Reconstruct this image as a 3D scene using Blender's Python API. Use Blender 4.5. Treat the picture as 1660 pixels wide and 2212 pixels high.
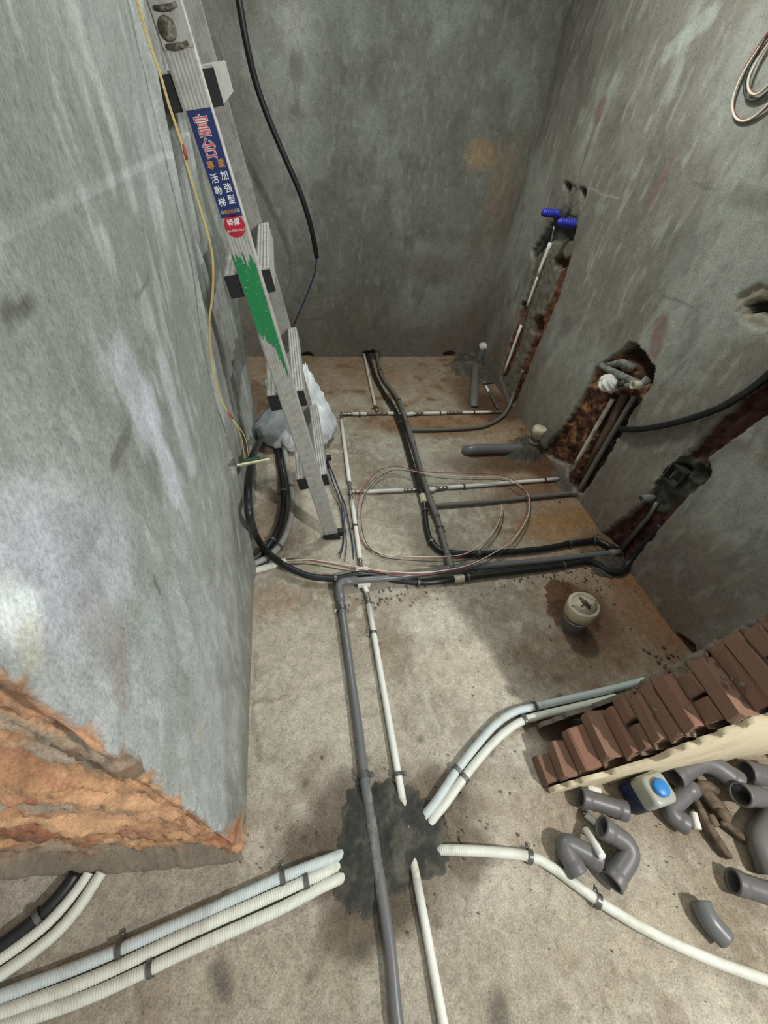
import bpy, bmesh, math, random
import numpy as np
from mathutils import Vector, Matrix
random.seed(7)
for o in list(bpy.data.objects): bpy.data.objects.remove(o)
S = bpy.context.scene
COL = S.collection
V3 = np.array

# ------------------------------------------------------------------ camera
W, HH, FPX, CAMZ = 1660, 2212, 850.0, 1.6
def _basis():
    d = V3([705 - 830, 1965 - 1106, FPX], float); d /= np.linalg.norm(d)      # straight down, seen from the camera
    y = V3([640 - 830, 205 - 1106, FPX], float); y -= y.dot(d) * d; y /= np.linalg.norm(y)
    z = -d; x = np.cross(y, z)
    return np.array([x, y, z])
R = _basis()
CAM = V3([0, 0, CAMZ])
cam = bpy.data.cameras.new('camera'); cam.sensor_fit = 'VERTICAL'; cam.sensor_height = 24
cam.lens = 24 * FPX / HH; cam.clip_start = .01; cam.clip_end = 50
co = bpy.data.objects.new('camera', cam); COL.objects.link(co)
M = np.eye(4); M[:3, 0] = R[:, 0]; M[:3, 1] = -R[:, 1]; M[:3, 2] = -R[:, 2]; M[:3, 3] = CAM
co.matrix_world = Matrix(M.tolist()); S.camera = co

# ------------------------------------------------------------------ world, lamps, exposure
S.view_settings.view_transform = 'Standard'; S.view_settings.look = 'None'
S.view_settings.gamma = 1; S.view_settings.use_curve_mapping = False
S.view_settings.exposure = 0.08
wd = bpy.data.worlds.new('dim_surroundings'); S.world = wd; wd.use_nodes = True
wd.node_tree.nodes['Background'].inputs[0].default_value = (.89, .92, .90, 1)
wd.node_tree.nodes['Background'].inputs[1].default_value = .5
def area(name, loc, tgt, size, power, col):
    l = bpy.data.lights.new(name, 'AREA'); l.shape = 'DISK'; l.size = size; l.energy = power; l.color = col
    o = bpy.data.objects.new(name, l); COL.objects.link(o); o.location = loc
    o.rotation_euler = (Vector(tgt) - Vector(loc)).to_track_quat('-Z', 'Y').to_euler(); return o
area('work_lamp', (1.9, -1.0, 2.4), (.1, .9, .3), .13, 70, (1, .98, .95))
area('ceiling_lamp', (.75, 2.3, 2.75), (.75, 1.9, 0), .35, 30, (.95, 1, .96))

# ------------------------------------------------------------------ pixel rays -> points on real planes
def ray(px, py): return R @ V3([px - 830, py - 1106, FPX], float)
def onz(px, py, z=0.): r = ray(px, py); return CAM + (z - CAMZ) / r[2] * r
def onx(px, py, x): r = ray(px, py); return CAM + x / r[0] * r
def ony(px, py, y): r = ray(px, py); return CAM + y / r[1] * r

# ------------------------------------------------------------------ colour / noise helpers
def lin(c):
    c = np.asarray(c, float) / 255.0
    return np.where(c <= .04045, c / 12.92, ((c + .055) / 1.055) ** 2.4)
def L4(r, g, b): return tuple(lin((r, g, b))) + (1.0,)
def vnoise(x, y, seed=0):
    xi = np.floor(x).astype(np.int64); yi = np.floor(y).astype(np.int64)
    fx = x - xi; fy = y - yi; fx = fx * fx * (3 - 2 * fx); fy = fy * fy * (3 - 2 * fy)
    def h(a, b):
        n = (a * 374761393 + b * 668265263 + seed * 1274126177) & 0x7fffffff
        n = ((n ^ (n >> 13)) * 1274126177) & 0x7fffffff
        return ((n ^ (n >> 16)) & 0xffff) / 65535.0
    return (h(xi, yi) * (1 - fx) + h(xi + 1, yi) * fx) * (1 - fy) + (h(xi, yi + 1) * (1 - fx) + h(xi + 1, yi + 1) * fx) * fy
def fbm(x, y, seed=0, oct=4):
    s = 0; a = .5; t = 0
    for i in range(oct):
        s = s + a * vnoise(x * 2 ** i, y * 2 ** i, seed + i * 17); t += a; a *= .55
    return s / t
def sstep(a, b, x):
    t = np.clip((x - a) / (b - a), 0, 1); return t * t * (3 - 2 * t)
def inpoly(x, y, P):
    P = np.asarray(P); c = np.zeros(x.shape, bool); n = len(P); j = n - 1
    for i in range(n):
        xi, yi = P[i]; xj, yj = P[j]
        c ^= ((yi > y) != (yj > y)) & (x < (xj - xi) * (y - yi) / (yj - yi + 1e-12) + xi); j = i
    return c
def segdist(x, y, a, b):
    a = np.asarray(a); b = np.asarray(b); d = b - a
    t = np.clip(((x - a[0]) * d[0] + (y - a[1]) * d[1]) / d.dot(d), 0, 1)
    return np.hypot(x - a[0] - t * d[0], y - a[1] - t * d[1]), t
def mixc(c, col, m): return c * (1 - m[..., None]) + lin(col) * m[..., None]

# ------------------------------------------------------------------ materials
def nmat(name):
    m = bpy.data.materials.new(name); m.use_nodes = True
    nt = m.node_tree; return m, nt, nt.nodes['Principled BSDF']
def surface_mat(name, rough=.85, scale=90, amt=.35, bump=.35, bdist=.004, stretch=(1, 1, 1), spec=.3, fleck=0.0, big=.13, bamt=.6):
    m, nt, b = nmat(name); N = nt.nodes.new; Lk = nt.links.new
    at = N('ShaderNodeAttribute'); at.attribute_name = 'Col'
    tc = N('ShaderNodeTexCoord'); mp = N('ShaderNodeMapping'); mp.inputs['Scale'].default_value = stretch
    Lk(tc.outputs['Object'], mp.inputs[0])
    n1 = N('ShaderNodeTexNoise'); n1.inputs['Scale'].default_value = scale; n1.inputs['Detail'].default_value = 6; n1.inputs['Roughness'].default_value = .82
    n2 = N('ShaderNodeTexNoise'); n2.inputs['Scale'].default_value = scale * big; n2.inputs['Detail'].default_value = 5; n2.inputs['Distortion'].default_value = 1.2
    for n in (n1, n2): Lk(mp.outputs[0], n.inputs['Vector'])
    def rng(src, lo, hi, a=.3, c=.7):
        r = N('ShaderNodeMapRange'); r.inputs[1].default_value = a; r.inputs[2].default_value = c
        r.inputs[3].default_value = lo; r.inputs[4].default_value = hi; Lk(src, r.inputs[0]); return r.outputs[0]
    mu = N('ShaderNodeMath'); mu.operation = 'MULTIPLY'
    Lk(rng(n1.outputs[0], 1 - amt, 1 + amt), mu.inputs[0]); Lk(rng(n2.outputs[0], 1 - amt * bamt, 1 + amt * bamt), mu.inputs[1])
    val = mu.outputs[0]
    if fleck:
        n3 = N('ShaderNodeTexNoise'); n3.inputs['Scale'].default_value = scale * .42; n3.inputs['Detail'].default_value = 3
        Lk(mp.outputs[0], n3.inputs['Vector'])
        f = N('ShaderNodeMath'); f.operation = 'MULTIPLY'; Lk(val, f.inputs[0]); Lk(rng(n3.outputs[0], 1, 1 - fleck, .62, .74), f.inputs[1]); val = f.outputs[0]
    vm = N('ShaderNodeVectorMath'); vm.operation = 'SCALE'; Lk(at.outputs['Color'], vm.inputs[0]); Lk(val, vm.inputs['Scale'])
    Lk(vm.outputs[0], b.inputs['Base Color'])
    bp = N('ShaderNodeBump'); bp.inputs['Strength'].default_value = bump; bp.inputs['Distance'].default_value = bdist
    ad = N('ShaderNodeMath'); ad.operation = 'ADD'; Lk(n1.outputs[0], ad.inputs[0]); Lk(n2.outputs[0], ad.inputs[1])
    Lk(ad.outputs[0], bp.inputs['Height']); Lk(bp.outputs[0], b.inputs['Normal'])
    b.inputs['Roughness'].default_value = rough; b.inputs['Specular IOR Level'].default_value = spec
    return m
def mat(name, rgb, rough=.5, metal=0., dirt=None, dscale=25, dlo=.52, dhi=.7, bump=0., bscale=120, spec=.5, trans=0.):
    m, nt, b = nmat(name); N = nt.nodes.new; Lk = nt.links.new
    tc = N('ShaderNodeTexCoord'); n = N('ShaderNodeTexNoise'); n.inputs['Scale'].default_value = dscale; n.inputs['Detail'].default_value = 6
    n.inputs['Roughness'].default_value = .65; Lk(tc.outputs['Object'], n.inputs['Vector'])
    r = N('ShaderNodeMapRange'); r.inputs[1].default_value = dlo; r.inputs[2].default_value = dhi; Lk(n.outputs[0], r.inputs[0])
    mx = N('ShaderNodeMix'); mx.data_type = 'RGBA'; Lk(r.outputs[0], mx.inputs['Factor'])
    mx.inputs['A'].default_value = L4(*rgb)
    mx.inputs['B'].default_value = L4(*(dirt if dirt else [v * .86 for v in rgb]))
    Lk(mx.outputs['Result'], b.inputs['Base Color'])
    b.inputs['Roughness'].default_value = rough; b.inputs['Metallic'].default_value = metal; b.inputs['Specular IOR Level'].default_value = spec
    if trans: b.inputs['Transmission Weight'].default_value = trans
    if bump:
        n2 = N('ShaderNodeTexNoise'); n2.inputs['Scale'].default_value = bscale; n2.inputs['Detail'].default_value = 5; Lk(tc.outputs['Object'], n2.inputs['Vector'])
        bp = N('ShaderNodeBump'); bp.inputs['Strength'].default_value = bump; bp.inputs['Distance'].default_value = .004
        Lk(n2.outputs[0], bp.inputs['Height']); Lk(bp.outputs[0], b.inputs['Normal'])
    return m
MF = surface_mat('concrete_floor', .9, 210, .55, .7, .003, fleck=.38, big=.11, bamt=.34)
MWL = surface_mat('trowelled_plaster', .62, 190, .40, .5, .003, (1, 1.1, .75), .45, fleck=.3, big=.10, bamt=.4)
MWB = surface_mat('damp_plaster', .8, 170, .40, .6, .003, (1, 1, .75), .3, fleck=.3, big=.10, bamt=.35)
MRUB = surface_mat('rough_mortar', .95, 120, .35, .8, .006)
MSTEEL = mat('dull_steel', (150, 146, 138), .38, .8, (112, 82, 60), 60, .56, .72)
MGALV = mat('galvanised_clamp', (112, 112, 110), .42, .7, (82, 74, 66), 50)
MSLEEVE = mat('white_sleeve', (226, 226, 218), .55, 0, (186, 176, 160), 30, .6, .8)
MSLEEVE2 = mat('soiled_white_sleeve', (205, 198, 184), .6, 0, (120, 104, 84), 22, .5, .72)
MPVC = mat('grey_pvc', (104, 106, 108), .35, 0, (118, 112, 102), 14, .5, .75)
MPVCD = mat('dusty_grey_pvc', (104, 103, 100), .55, 0, (122, 112, 96), 18, .45, .7)
MFIT = mat('dark_grey_pvc', (98, 97, 98), .42, 0, (116, 110, 102), 22, .5, .8)
MCDW = mat('white_conduit', (220, 222, 210), .5, 0, (184, 180, 162), 20, .52, .8)
MCDB = mat('bluish_white_conduit', (200, 209, 208), .5, 0, (172, 178, 170), 20, .5, .8)
MCDG = mat('grey_conduit', (150, 152, 148), .55, 0, (120, 112, 100), 20, .5, .8)
MBLK = mat('black_conduit', (24, 27, 29), .42, 0, (48, 44, 40), 20, .5, .8)
MBEIGE = mat('beige_coupler', (206, 196, 168), .55, 0, (160, 146, 120), 30)
MALU = mat('worn_aluminium', (176, 176, 170), .5, .25, (150, 149, 142), 40, .45, .7, .08, 300)
MALUD = mat('dull_aluminium', (164, 164, 158), .5, .25, (136, 134, 126), 30, .45, .7)
MRUBBER = mat('black_rubber', (22, 23, 25), .6, 0, (38, 36, 34), 60)
MGREEN = mat('green_paint', (22, 124, 70), .5, 0, (120, 164, 134), 110, .58, .72)
MBLUEST = mat('navy_sticker', (24, 44, 96), .45, 0, (30, 50, 100), 60)
MREDST = mat('crimson_sticker', (176, 30, 52), .45)
MPINK = mat('sticker_red_letter', (196, 78, 88), .5)
MWHT = mat('sticker_white', (226, 228, 228), .5)
MORG = mat('sticker_orange', (198, 138, 52), .5)
MBAG = mat('white_plastic_film', (214, 220, 222), .35, 0, (176, 182, 184), 9, .4, .7, .25, 40)
MDKBROWN = mat('dark_brown', (92, 74, 58), .85, 0, (66, 52, 42), 20)
MYEL = mat('yellow_wire', (190, 170, 108), .5)
MWWIRE = mat('white_wire', (226, 216, 198), .4)
MRWIRE = mat('red_wire', (150, 62, 58), .45)
MGWIRE = mat('dark_green_wire', (52, 62, 54), .5)
MBWIRE = mat('blue_wire', (34, 52, 92), .45)
MPCB = mat('green_board', (34, 62, 44), .6, 0, (60, 84, 62), 60)
MCREAM = mat('cream_panel', (222, 218, 184), .5)
MPAINT = mat('cream_wall_paint', (222, 208, 176), .8, 0, (196, 180, 148), 9, .45, .75, .3, 60)
MBRK = [mat('brick_red', c, .92, 0, d, 28, .45, .68, .8, 140) for c, d in (((150, 116, 96), (122, 98, 82)), ((148, 114, 94), (172, 134, 110)), ((162, 122, 98), (124, 98, 82)), ((162, 118, 96), (134, 106, 90)))]
MBRKO = mat('broken_orange_brick', (186, 128, 86), .92, 0, (150, 128, 108), 18, .42, .66, .9, 90)
MMOR = mat('old_mortar', (126, 108, 90), .95, 0, (96, 80, 66), 40, .4, .65, .8, 120)
MBLUE = mat('blue_plug', (44, 52, 176), .4, 0, (70, 78, 180), 70)
MBRZ = mat('grimy_valve_metal', (70, 74, 68), .6, .5, (44, 44, 40), 40)
MCAPB = mat('chalky_cap', (202, 192, 168), .8, 0, (164, 148, 120), 30, .5, .7, .5, 120)
MCLOTH = mat('white_cloth', (222, 218, 212), .9, 0, (180, 174, 168), 40, .5, .7, .4, 150)
MMORP = mat('mortar_coated_pipe', (128, 130, 122), .85, 0, (92, 92, 86), 40, .42, .62, .7, 120)
MBOT = mat('translucent_bottle', (160, 162, 150), .3, 0, (146, 150, 142), 9)
MBOTL = mat('navy_label', (28, 44, 78), .45, 0, (52, 70, 108), 30)
MBCAP = mat('bright_blue_cap', (44, 128, 200), .4)
MTOOL = mat('dusty_brown_tool', (112, 96, 78), .8, .2, (74, 62, 50), 30, .42, .62, .5, 120)
MDARK = mat('dark_void', (20, 16, 14), .95)

# ------------------------------------------------------------------ object helpers
def link(name, me, parent=None, m=None):
    o = bpy.data.objects.new(name, me); COL.objects.link(o)
    if m is not None and me is not None:
        me.materials.clear(); me.materials.append(m)
    if parent is not None: o.parent = parent
    return o
def mesh(name, v, f, m=None, parent=None, smooth=True):
    me = bpy.data.meshes.new(name)
    off = V3([0., 0, 0])
    if parent is not None: off = V3(parent['base']) if 'base' in parent.keys() else off
    v = np.asarray(v, float) - off
    me.from_pydata(v.tolist(), [], [list(map(int, q)) for q in f]); me.update()
    if smooth: me.polygons.foreach_set('use_smooth', [True] * len(me.polygons))
    return link(name, me, parent, m)
def tag(o, label, cat, group=None, kind=None):
    o['label'] = label; o['category'] = cat
    if group: o['group'] = group
    if kind: o['kind'] = kind
    return o
def thing(name, label, cat, base, group=None):
    o = bpy.data.objects.new(name, None); COL.objects.link(o); o.empty_display_size = .05
    o.location = [float(c) for c in base]; o['base'] = [float(c) for c in base]
    return tag(o, label, cat, group)
def done():
    for o in bpy.data.objects:
        if 'base' in o.keys(): del o['base']
def merge(parts):
    vs, fs, n = [], [], 0
    for v, f in parts:
        v = np.asarray(v, float); vs.append(v); fs += [[i + n for i in q] for q in f]; n += len(v)
    return np.vstack(vs), fs
def frames(P):
    P = np.asarray(P, float); T = np.gradient(P, axis=0); T /= np.linalg.norm(T, axis=1)[:, None] + 1e-12
    up = V3([0, 0, 1.]) if abs(T[0][2]) < .9 else V3([1., 0, 0])
    n = up - up.dot(T[0]) * T[0]; n /= np.linalg.norm(n); Ns = [n]
    for i in range(1, len(P)):
        n = Ns[-1] - Ns[-1].dot(T[i]) * T[i]; n /= np.linalg.norm(n) + 1e-12; Ns.append(n)
    Ns = np.array(Ns); return T, Ns, np.cross(T, Ns)
def tube(P, r, seg=12, cap=True):
    P = np.asarray(P, float); n = len(P); r = np.broadcast_to(np.asarray(r, float), (n,))
    T, N, B = frames(P); a = np.linspace(0, 2 * math.pi, seg, endpoint=False)
    v = P[:, None] + r[:, None, None] * (np.cos(a)[None, :, None] * N[:, None] + np.sin(a)[None, :, None] * B[:, None])
    f = []
    for i in range(n - 1):
        for k in range(seg):
            k2 = (k + 1) % seg; f.append([i * seg + k, i * seg + k2, (i + 1) * seg + k2, (i + 1) * seg + k])
    if cap: f.append(list(range(seg))[::-1]); f.append(list(range((n - 1) * seg, n * seg)))
    return v.reshape(-1, 3), f
def hollow(P, ro, ri, seg=20):
    P = np.asarray(P, float); n = len(P); ro = np.broadcast_to(np.asarray(ro, float), (n,)); ri = np.broadcast_to(np.asarray(ri, float), (n,))
    a, fa = tube(P, ro, seg, False); b, fb = tube(P, ri, seg, False); m = len(a)
    f = fa + [[i + m for i in q[::-1]] for q in fb]
    for e in (0, (n - 1) * seg):
        for k in range(seg):
            k2 = (k + 1) % seg; q = [e + k, e + k2, m + e + k2, m + e + k]; f.append(q if e else q[::-1])
    return np.vstack([a, b]), f
def catmull(P, step=.01):
    P = np.asarray(P, float); Q = np.vstack([2 * P[0] - P[1], P, 2 * P[-1] - P[-2]]); out = []
    for i in range(1, len(Q) - 2):
        p0, p1, p2, p3 = Q[i - 1:i + 3]; n = max(2, int(np.linalg.norm(p2 - p1) / step)); t = np.linspace(0, 1, n, endpoint=False)[:, None]
        out.append(.5 * ((2 * p1) + (-p0 + p2) * t + (2 * p0 - 5 * p1 + 4 * p2 - p3) * t ** 2 + (-p0 + 3 * p1 - 3 * p2 + p3) * t ** 3))
    return np.vstack(out + [P[-1:]])
def fillet(P, rad=.04, n=7):
    P = np.asarray(P, float); out = [P[0]]
    for i in range(1, len(P) - 1):
        a = P[i - 1] - P[i]; b = P[i + 1] - P[i]; la, lb = np.linalg.norm(a), np.linalg.norm(b)
        d = min(rad, .48 * la, .48 * lb); p, q = P[i] + a / la * d, P[i] + b / lb * d
        for t in np.linspace(0, 1, n): out.append((1 - t) ** 2 * p + 2 * t * (1 - t) * P[i] + t * t * q)
    return np.array(out + [P[-1]])
def resample(P, step):
    P = np.asarray(P, float); d = np.r_[0, np.cumsum(np.linalg.norm(np.diff(P, axis=0), axis=1))]
    s = np.linspace(0, d[-1], max(2, int(d[-1] / step) + 1)); return np.stack([np.interp(s, d, P[:, k]) for k in range(3)], 1)
def pts(L, z): return np.array([onz(p[0], p[1], p[2] if len(p) > 2 else z) for p in L])
def box(c, sx, sy, sz, Rm=None, bev=0.):
    bm = bmesh.new(); bmesh.ops.create_cube(bm, size=1)
    bmesh.ops.scale(bm, vec=(sx, sy, sz), verts=bm.verts)
    if bev: bmesh.ops.bevel(bm, geom=bm.edges[:], offset=bev, segments=2, affect='EDGES', profile=.6)
    v = np.array([x.co[:] for x in bm.verts]); f = [[x.index for x in q.verts] for q in bm.faces]; bm.free()
    if Rm is not None: v = v @ np.asarray(Rm).T
    return v + np.asarray(c), f
def basis(a, up=(0, 0, 1)):
    a = np.asarray(a, float); a = a / np.linalg.norm(a); u = np.asarray(up, float); u = u - u.dot(a) * a; u /= np.linalg.norm(u)
    return np.stack([a, np.cross(u, a), u], 1)
def clamp(parent, P, T, r, w=.013, side=1, both=False, mt=None, z0=0.):
    """saddle strap over a pipe lying on the floor: arc band, foot tab, screw"""
    P = np.asarray(P, float); T = np.asarray(T, float); T = T / np.linalg.norm(T)
    Bm = basis(T); s, u = Bm[:, 1] * side, Bm[:, 2]
    ro = r + .0022; prof = [s * (ro * math.cos(a)) + u * (ro * math.sin(a)) for a in np.linspace(math.pi, 0, 11)]
    h = P[2] - z0
    prof = [-s * ro - u * (h - .001)] + ([-s * (ro + .014) - u * (h - .0025)] if both else []) + prof + [s * ro - u * (h - .003), s * (ro + .018) - u * (h - .003)]
    if both: prof[0], prof[1] = prof[1], prof[0]
    v = []; k = len(prof)
    for e in (-w / 2, w / 2):
        for q in prof: v.append(P + q + T * e)
    for e in (-w / 2, w / 2):
        for i, q in enumerate(prof):
            v.append(P + q * (1 + .0022 / max(np.linalg.norm(q), 1e-4)) + u * .0006 + T * e)
    f = []
    for i in range(k - 1):
        f += [[2 * k + i, 2 * k + i + 1, 3 * k + i + 1, 3 * k + i], [i, k + i, k + i + 1, i + 1], [i, i + 1, 2 * k + i + 1, 2 * k + i], [k + i, 3 * k + i, 3 * k + i + 1, k + i + 1]]
    o = mesh('clamp', v, f, mt or MGALV, parent, False)
    c = P + s * (ro + .011) - u * (h - .004)
    sv, sf = tube([c - u * .002, c + u * .003, c + u * .0045], [.0045, .0045, .002], 8)
    mesh('screw', sv + (V3(parent['base']) - V3(parent['base'])), sf, MSTEEL, parent=None).parent = o
    # keep the screw in the parent's frame
    sc = o.children[0]; me = sc.data; b = V3(parent['base'])
    me.vertices.foreach_set('co', (sv - b).ravel()); me.update()
    return o
def near(P, px):
    """point + tangent on polyline P nearest to floor pixel px"""
    q = onz(px[0], px[1], P[:, 2].mean()); d = np.linalg.norm(P[:, :2] - q[:2], axis=1); i = int(d.argmin())
    i0, i1 = max(0, i - 2), min(len(P) - 1, i + 2); return P[i], P[i1] - P[i0]
def grid(name, Pos, Color, m, kind=None, parent=None):
    nu, nv = Pos.shape[:2]; me = bpy.data.meshes.new(name)
    me.vertices.add(nu * nv); me.vertices.foreach_set('co', Pos.reshape(-1).astype(np.float32))
    i = np.arange((nu - 1) * (nv - 1)); a = (i // (nv - 1)) * nv + i % (nv - 1)
    q = np.stack([a, a + nv, a + nv + 1, a + 1], 1).ravel()
    me.loops.add(len(q)); me.loops.foreach_set('vertex_index', q.astype(np.int32))
    me.polygons.add(len(i)); me.polygons.foreach_set('loop_start', (np.arange(len(i)) * 4).astype(np.int32))
    me.polygons.foreach_set('loop_total', np.full(len(i), 4, np.int32)); me.polygons.foreach_set('use_smooth', np.ones(len(i), bool))
    me.update(); me.validate()
    at = me.color_attributes.new('Col', 'FLOAT_COLOR', 'POINT')
    at.data.foreach_set('color', np.concatenate([np.clip(Color, 0, 1), np.ones((nu, nv, 1))], 2).reshape(-1).astype(np.float32))
    o = link(name, me, parent, m)
    if kind: o['kind'] = kind
    return o

# ================================================================== SETTING
# ---- floor
st = .0115
xs = np.arange(-1.45, 2.35, st); ys = np.arange(-.75, 3.92, st)
X, Y = np.meshgrid(xs, ys, indexing='ij')
wx = X + .10 * (fbm(X * 5, Y * 5, 3) - .5); wy = Y + .10 * (fbm(X * 5, Y * 5, 9) - .5)
def fblob(px, py, rx, ry=None, soft=.35):
    c = onz(px, py); ry = ry or rx
    d = np.hypot((wx - c[0]) / rx, (wy - c[1]) / ry); return 1 - sstep(1 - soft, 1 + soft, d)
Cf = np.ones(X.shape + (3,)) * lin((172, 164, 148))
n1 = fbm(X * 3, Y * 3, 21, 5); n2 = fbm(X * 9, Y * 9, 5, 4); n3 = fbm(X * 26, Y * 26, 8, 3)
Cf = mixc(Cf, (190, 182, 166), sstep(.5, .68, n1) * .7)
Cf = mixc(Cf, (146, 134, 116), sstep(.5, .7, 1 - n1) * .7)
Cf = mixc(Cf, (136, 122, 104), sstep(.56, .72, n2) * .45)
Cf = mixc(Cf, (198, 192, 178), sstep(.58, .75, n3) * .5)
# brown builder's dirt that lies along the right wall and the far end
bd = sstep(.75, 1.5, X + .5 * (n1 - .5)) * sstep(.3, .7, Y) * .75
bd = np.maximum(bd, sstep(2.35, 3.1, Y + .6 * (n2 - .5)) * .62)
bd = np.maximum(bd, fblob(1000, 915, .8, .19) * .9)
Cf = mixc(Cf, (134, 98, 62), np.clip(bd, 0, 1) * (.6 + .55 * n2))
Cf = mixc(Cf, (92, 62, 40), sstep(.62, .8, n2) * bd * .8)
for px, py, rx, ry, col, a in [
        (1090, 880, .36, .24, (82, 54, 36), .85), (1215, 1010, .26, .18, (88, 54, 34), .85), (1150, 1000, .4, .12, (96, 66, 44), .7), (1180, 1060, .35, .10, (108, 76, 50), .6), (800, 800, .3, .25, (140, 108, 78), .5), (1030, 850, .22, .34, (84, 62, 44), .6), (1070, 1000, .42, .12, (84, 60, 42), .6),
        (1270, 1330, .17, .17, (96, 66, 46), .75), (1310, 1180, .2, .12, (84, 58, 40), .6), (1400, 1330, .14, .3, (126, 82, 48), .6), (1240, 1120, .22, .1, (140, 96, 52), .5),
        (1250, 1420, .35, .15, (120, 92, 68), .45), (590, 900, .25, .5, (112, 88, 68), .5), (590, 1130, .12, .22, (118, 92, 72), .5), (600, 1300, .12, .1, (150, 120, 92), .5),
        (850, 1825, .24, .20, (110, 98, 84), .75), (700, 1850, .12, .07, (92, 82, 72), .8), (800, 1985, .13, .06, (88, 80, 70), .8), (740, 1760, .1, .1, (104, 94, 82), .7), (1020, 1860, .08, .06, (96, 84, 70), .6), (705, 1850, .13, .08, (104, 92, 78), .7), (790, 1990, .13, .08, (96, 86, 72), .7), (960, 1740, .12, .1, (96, 82, 66), .6),
        (1180, 1565, .13, .07, (100, 76, 62), .9), (1330, 1120, .2, .16, (146, 104, 60), .6), (1180, 1140, .2, .1, (152, 112, 66), .5), (1420, 1280, .1, .3, (142, 96, 56), .6), (930, 1330, .17, .1, (208, 202, 186), .5), (640, 1420, .17, .2, (186, 176, 158), .4), (1000, 1440, .2, .12, (196, 182, 162), .4),
        (760, 1400, .1, .1, (150, 138, 122), .4), (1450, 1700, .7, .14, (136, 116, 92), .5), (1300, 2050, .5, .12, (150, 136, 112), .35),
        (400, 2150, .5, .1, (152, 136, 116), .35), (800, 1268, .16, .05, (176, 170, 158), .6)]:
    Cf = mixc(Cf, col, fblob(px, py, rx, ry) * a)
for px, py, rr in [(1205, 1465, .03), (1105, 1497, .018), (1210, 1520, .016), (1070, 1585, .02), (1055, 1620, .014), (985, 1720, .02), (780, 2050, .025), (680, 2095, .014), (480, 2105, .022), (480, 2140, .018), (940, 2000, .016), (1060, 2180, .03), (800, 1640, .012), (900, 1600, .012), (660, 1700, .012), (1240, 1400, .015), (1300, 1500, .02)]:
    Cf = mixc(Cf, (92, 88, 80), fblob(px, py, rr, soft=.6) * .7)
# old trowel lines in the screed
for a, b in [((553, 1660), (555, 1400)), ((553, 1500), (640, 1498)), ((1110, 1440), (1180, 1420))]:
    A, B = onz(*a), onz(*b); d, _ = segdist(wx, wy, A[:2], B[:2]); Cf = mixc(Cf, (138, 126, 110), (1 - sstep(.003, .014, d)) * .6)
Zf = .006 * (n1 - .5) + .004 * (n2 - .5) + .0025 * (n3 - .5) - .002
floor = grid('floor', np.stack([X, Y, Zf], 2), Cf, MF, 'structure')

def patch(outline, hgt, c0, c1, name='mortar_patch', seed=1, z0=-.004):
    """a daub of mortar trowelled on the floor (part of the floor): polar height field with ragged rim"""
    P = pts(outline, 0)[:, :2]; c = P.mean(0); ang = np.arctan2(P[:, 1] - c[1], P[:, 0] - c[0]); rad = np.hypot(*(P - c).T)
    o = np.argsort(ang); ang, rad = ang[o], rad[o]
    th = np.linspace(0, 2 * math.pi, 181); t2 = (th + math.pi) % (2 * math.pi) - math.pi
    Rr = np.interp(t2, np.r_[ang[-1] - 2 * math.pi, ang, ang[0] + 2 * math.pi], np.r_[rad[-1], rad, rad[0]])
    Rr = Rr * (1.06 + .34 * (fbm(np.cos(th) * 7 + 9, np.sin(th) * 7 + 9, seed) - .5))
    rr = np.linspace(0, 1, 44); U = rr[:, None] * Rr[None]; px = c[0] + U * np.cos(th); py = c[1] + U * np.sin(th)
    h = hgt * (1 - sstep(.45, 1., rr))[:, None] * (.55 + .9 * fbm(px * 14, py * 14, seed)) + (.008 * (fbm(px * 60, py * 60, seed + 3) - .5) + .018 * (fbm(px * 22, py * 22, seed + 13, 3) - .5)) * (1 - rr[:, None] ** 4) + z0 + .004 * (1 - sstep(.8, 1, rr))[:, None]
    cc = np.ones(px.shape + (3,)) * lin(c0); cc = mixc(cc, c1, sstep(.45, .65, fbm(px * 18, py * 18, seed + 5)))
    cc = mixc(cc, (108, 96, 82), np.broadcast_to(sstep(.82, 1.0, rr)[:, None], px.shape) * (.35 + .9 * fbm(px * 30, py * 30, seed + 8)))
    return grid(name, np.stack([px, py, h], 2)[:, ::-1], cc[:, ::-1], MRUB, parent=floor)
patch([(752, 1700), (800, 1690), (870, 1688), (905, 1720), (950, 1735), (968, 1790), (972, 1850), (955, 1885), (895, 1905), (850, 1940), (800, 1985), (745, 1970), (725, 1900), (722, 1840), (735, 1780)], .022, (70, 71, 66), (98, 96, 87), seed=2)
patch([(985, 775), (1005, 758), (1030, 762), (1060, 770), (1075, 800), (1060, 832), (1035, 815), (1000, 815)], .05, (84, 82, 72), (110, 104, 90), seed=4)
patch([(1090, 975), (1110, 960), (1150, 945), (1178, 962), (1170, 985), (1130, 998), (1100, 994)], .06, (80, 78, 66), (104, 98, 82), seed=6)
patch([(1200, 1035), (1225, 1005), (1255, 1010), (1262, 1045), (1240, 1065), (1210, 1060)], .02, (88, 82, 74), (104, 92, 80), seed=7)
patch([(1265, 1215), (1300, 1190), (1345, 1205), (1365, 1225), (1335, 1245), (1285, 1240)], .02, (70, 66, 60), (88, 80, 70), seed=8)
patch([(775, 768), (800, 756), (828, 760), (822, 772), (790, 775)], .02, (84, 74, 64), (70, 58, 50), seed=10)
patch([(1180, 1270), (1200, 1250), (1240, 1262), (1290, 1300), (1300, 1350), (1250, 1378), (1205, 1350), (1185, 1310)], .008, (112, 82, 62), (92, 66, 50), 'mortar_collar', seed=12)

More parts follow.
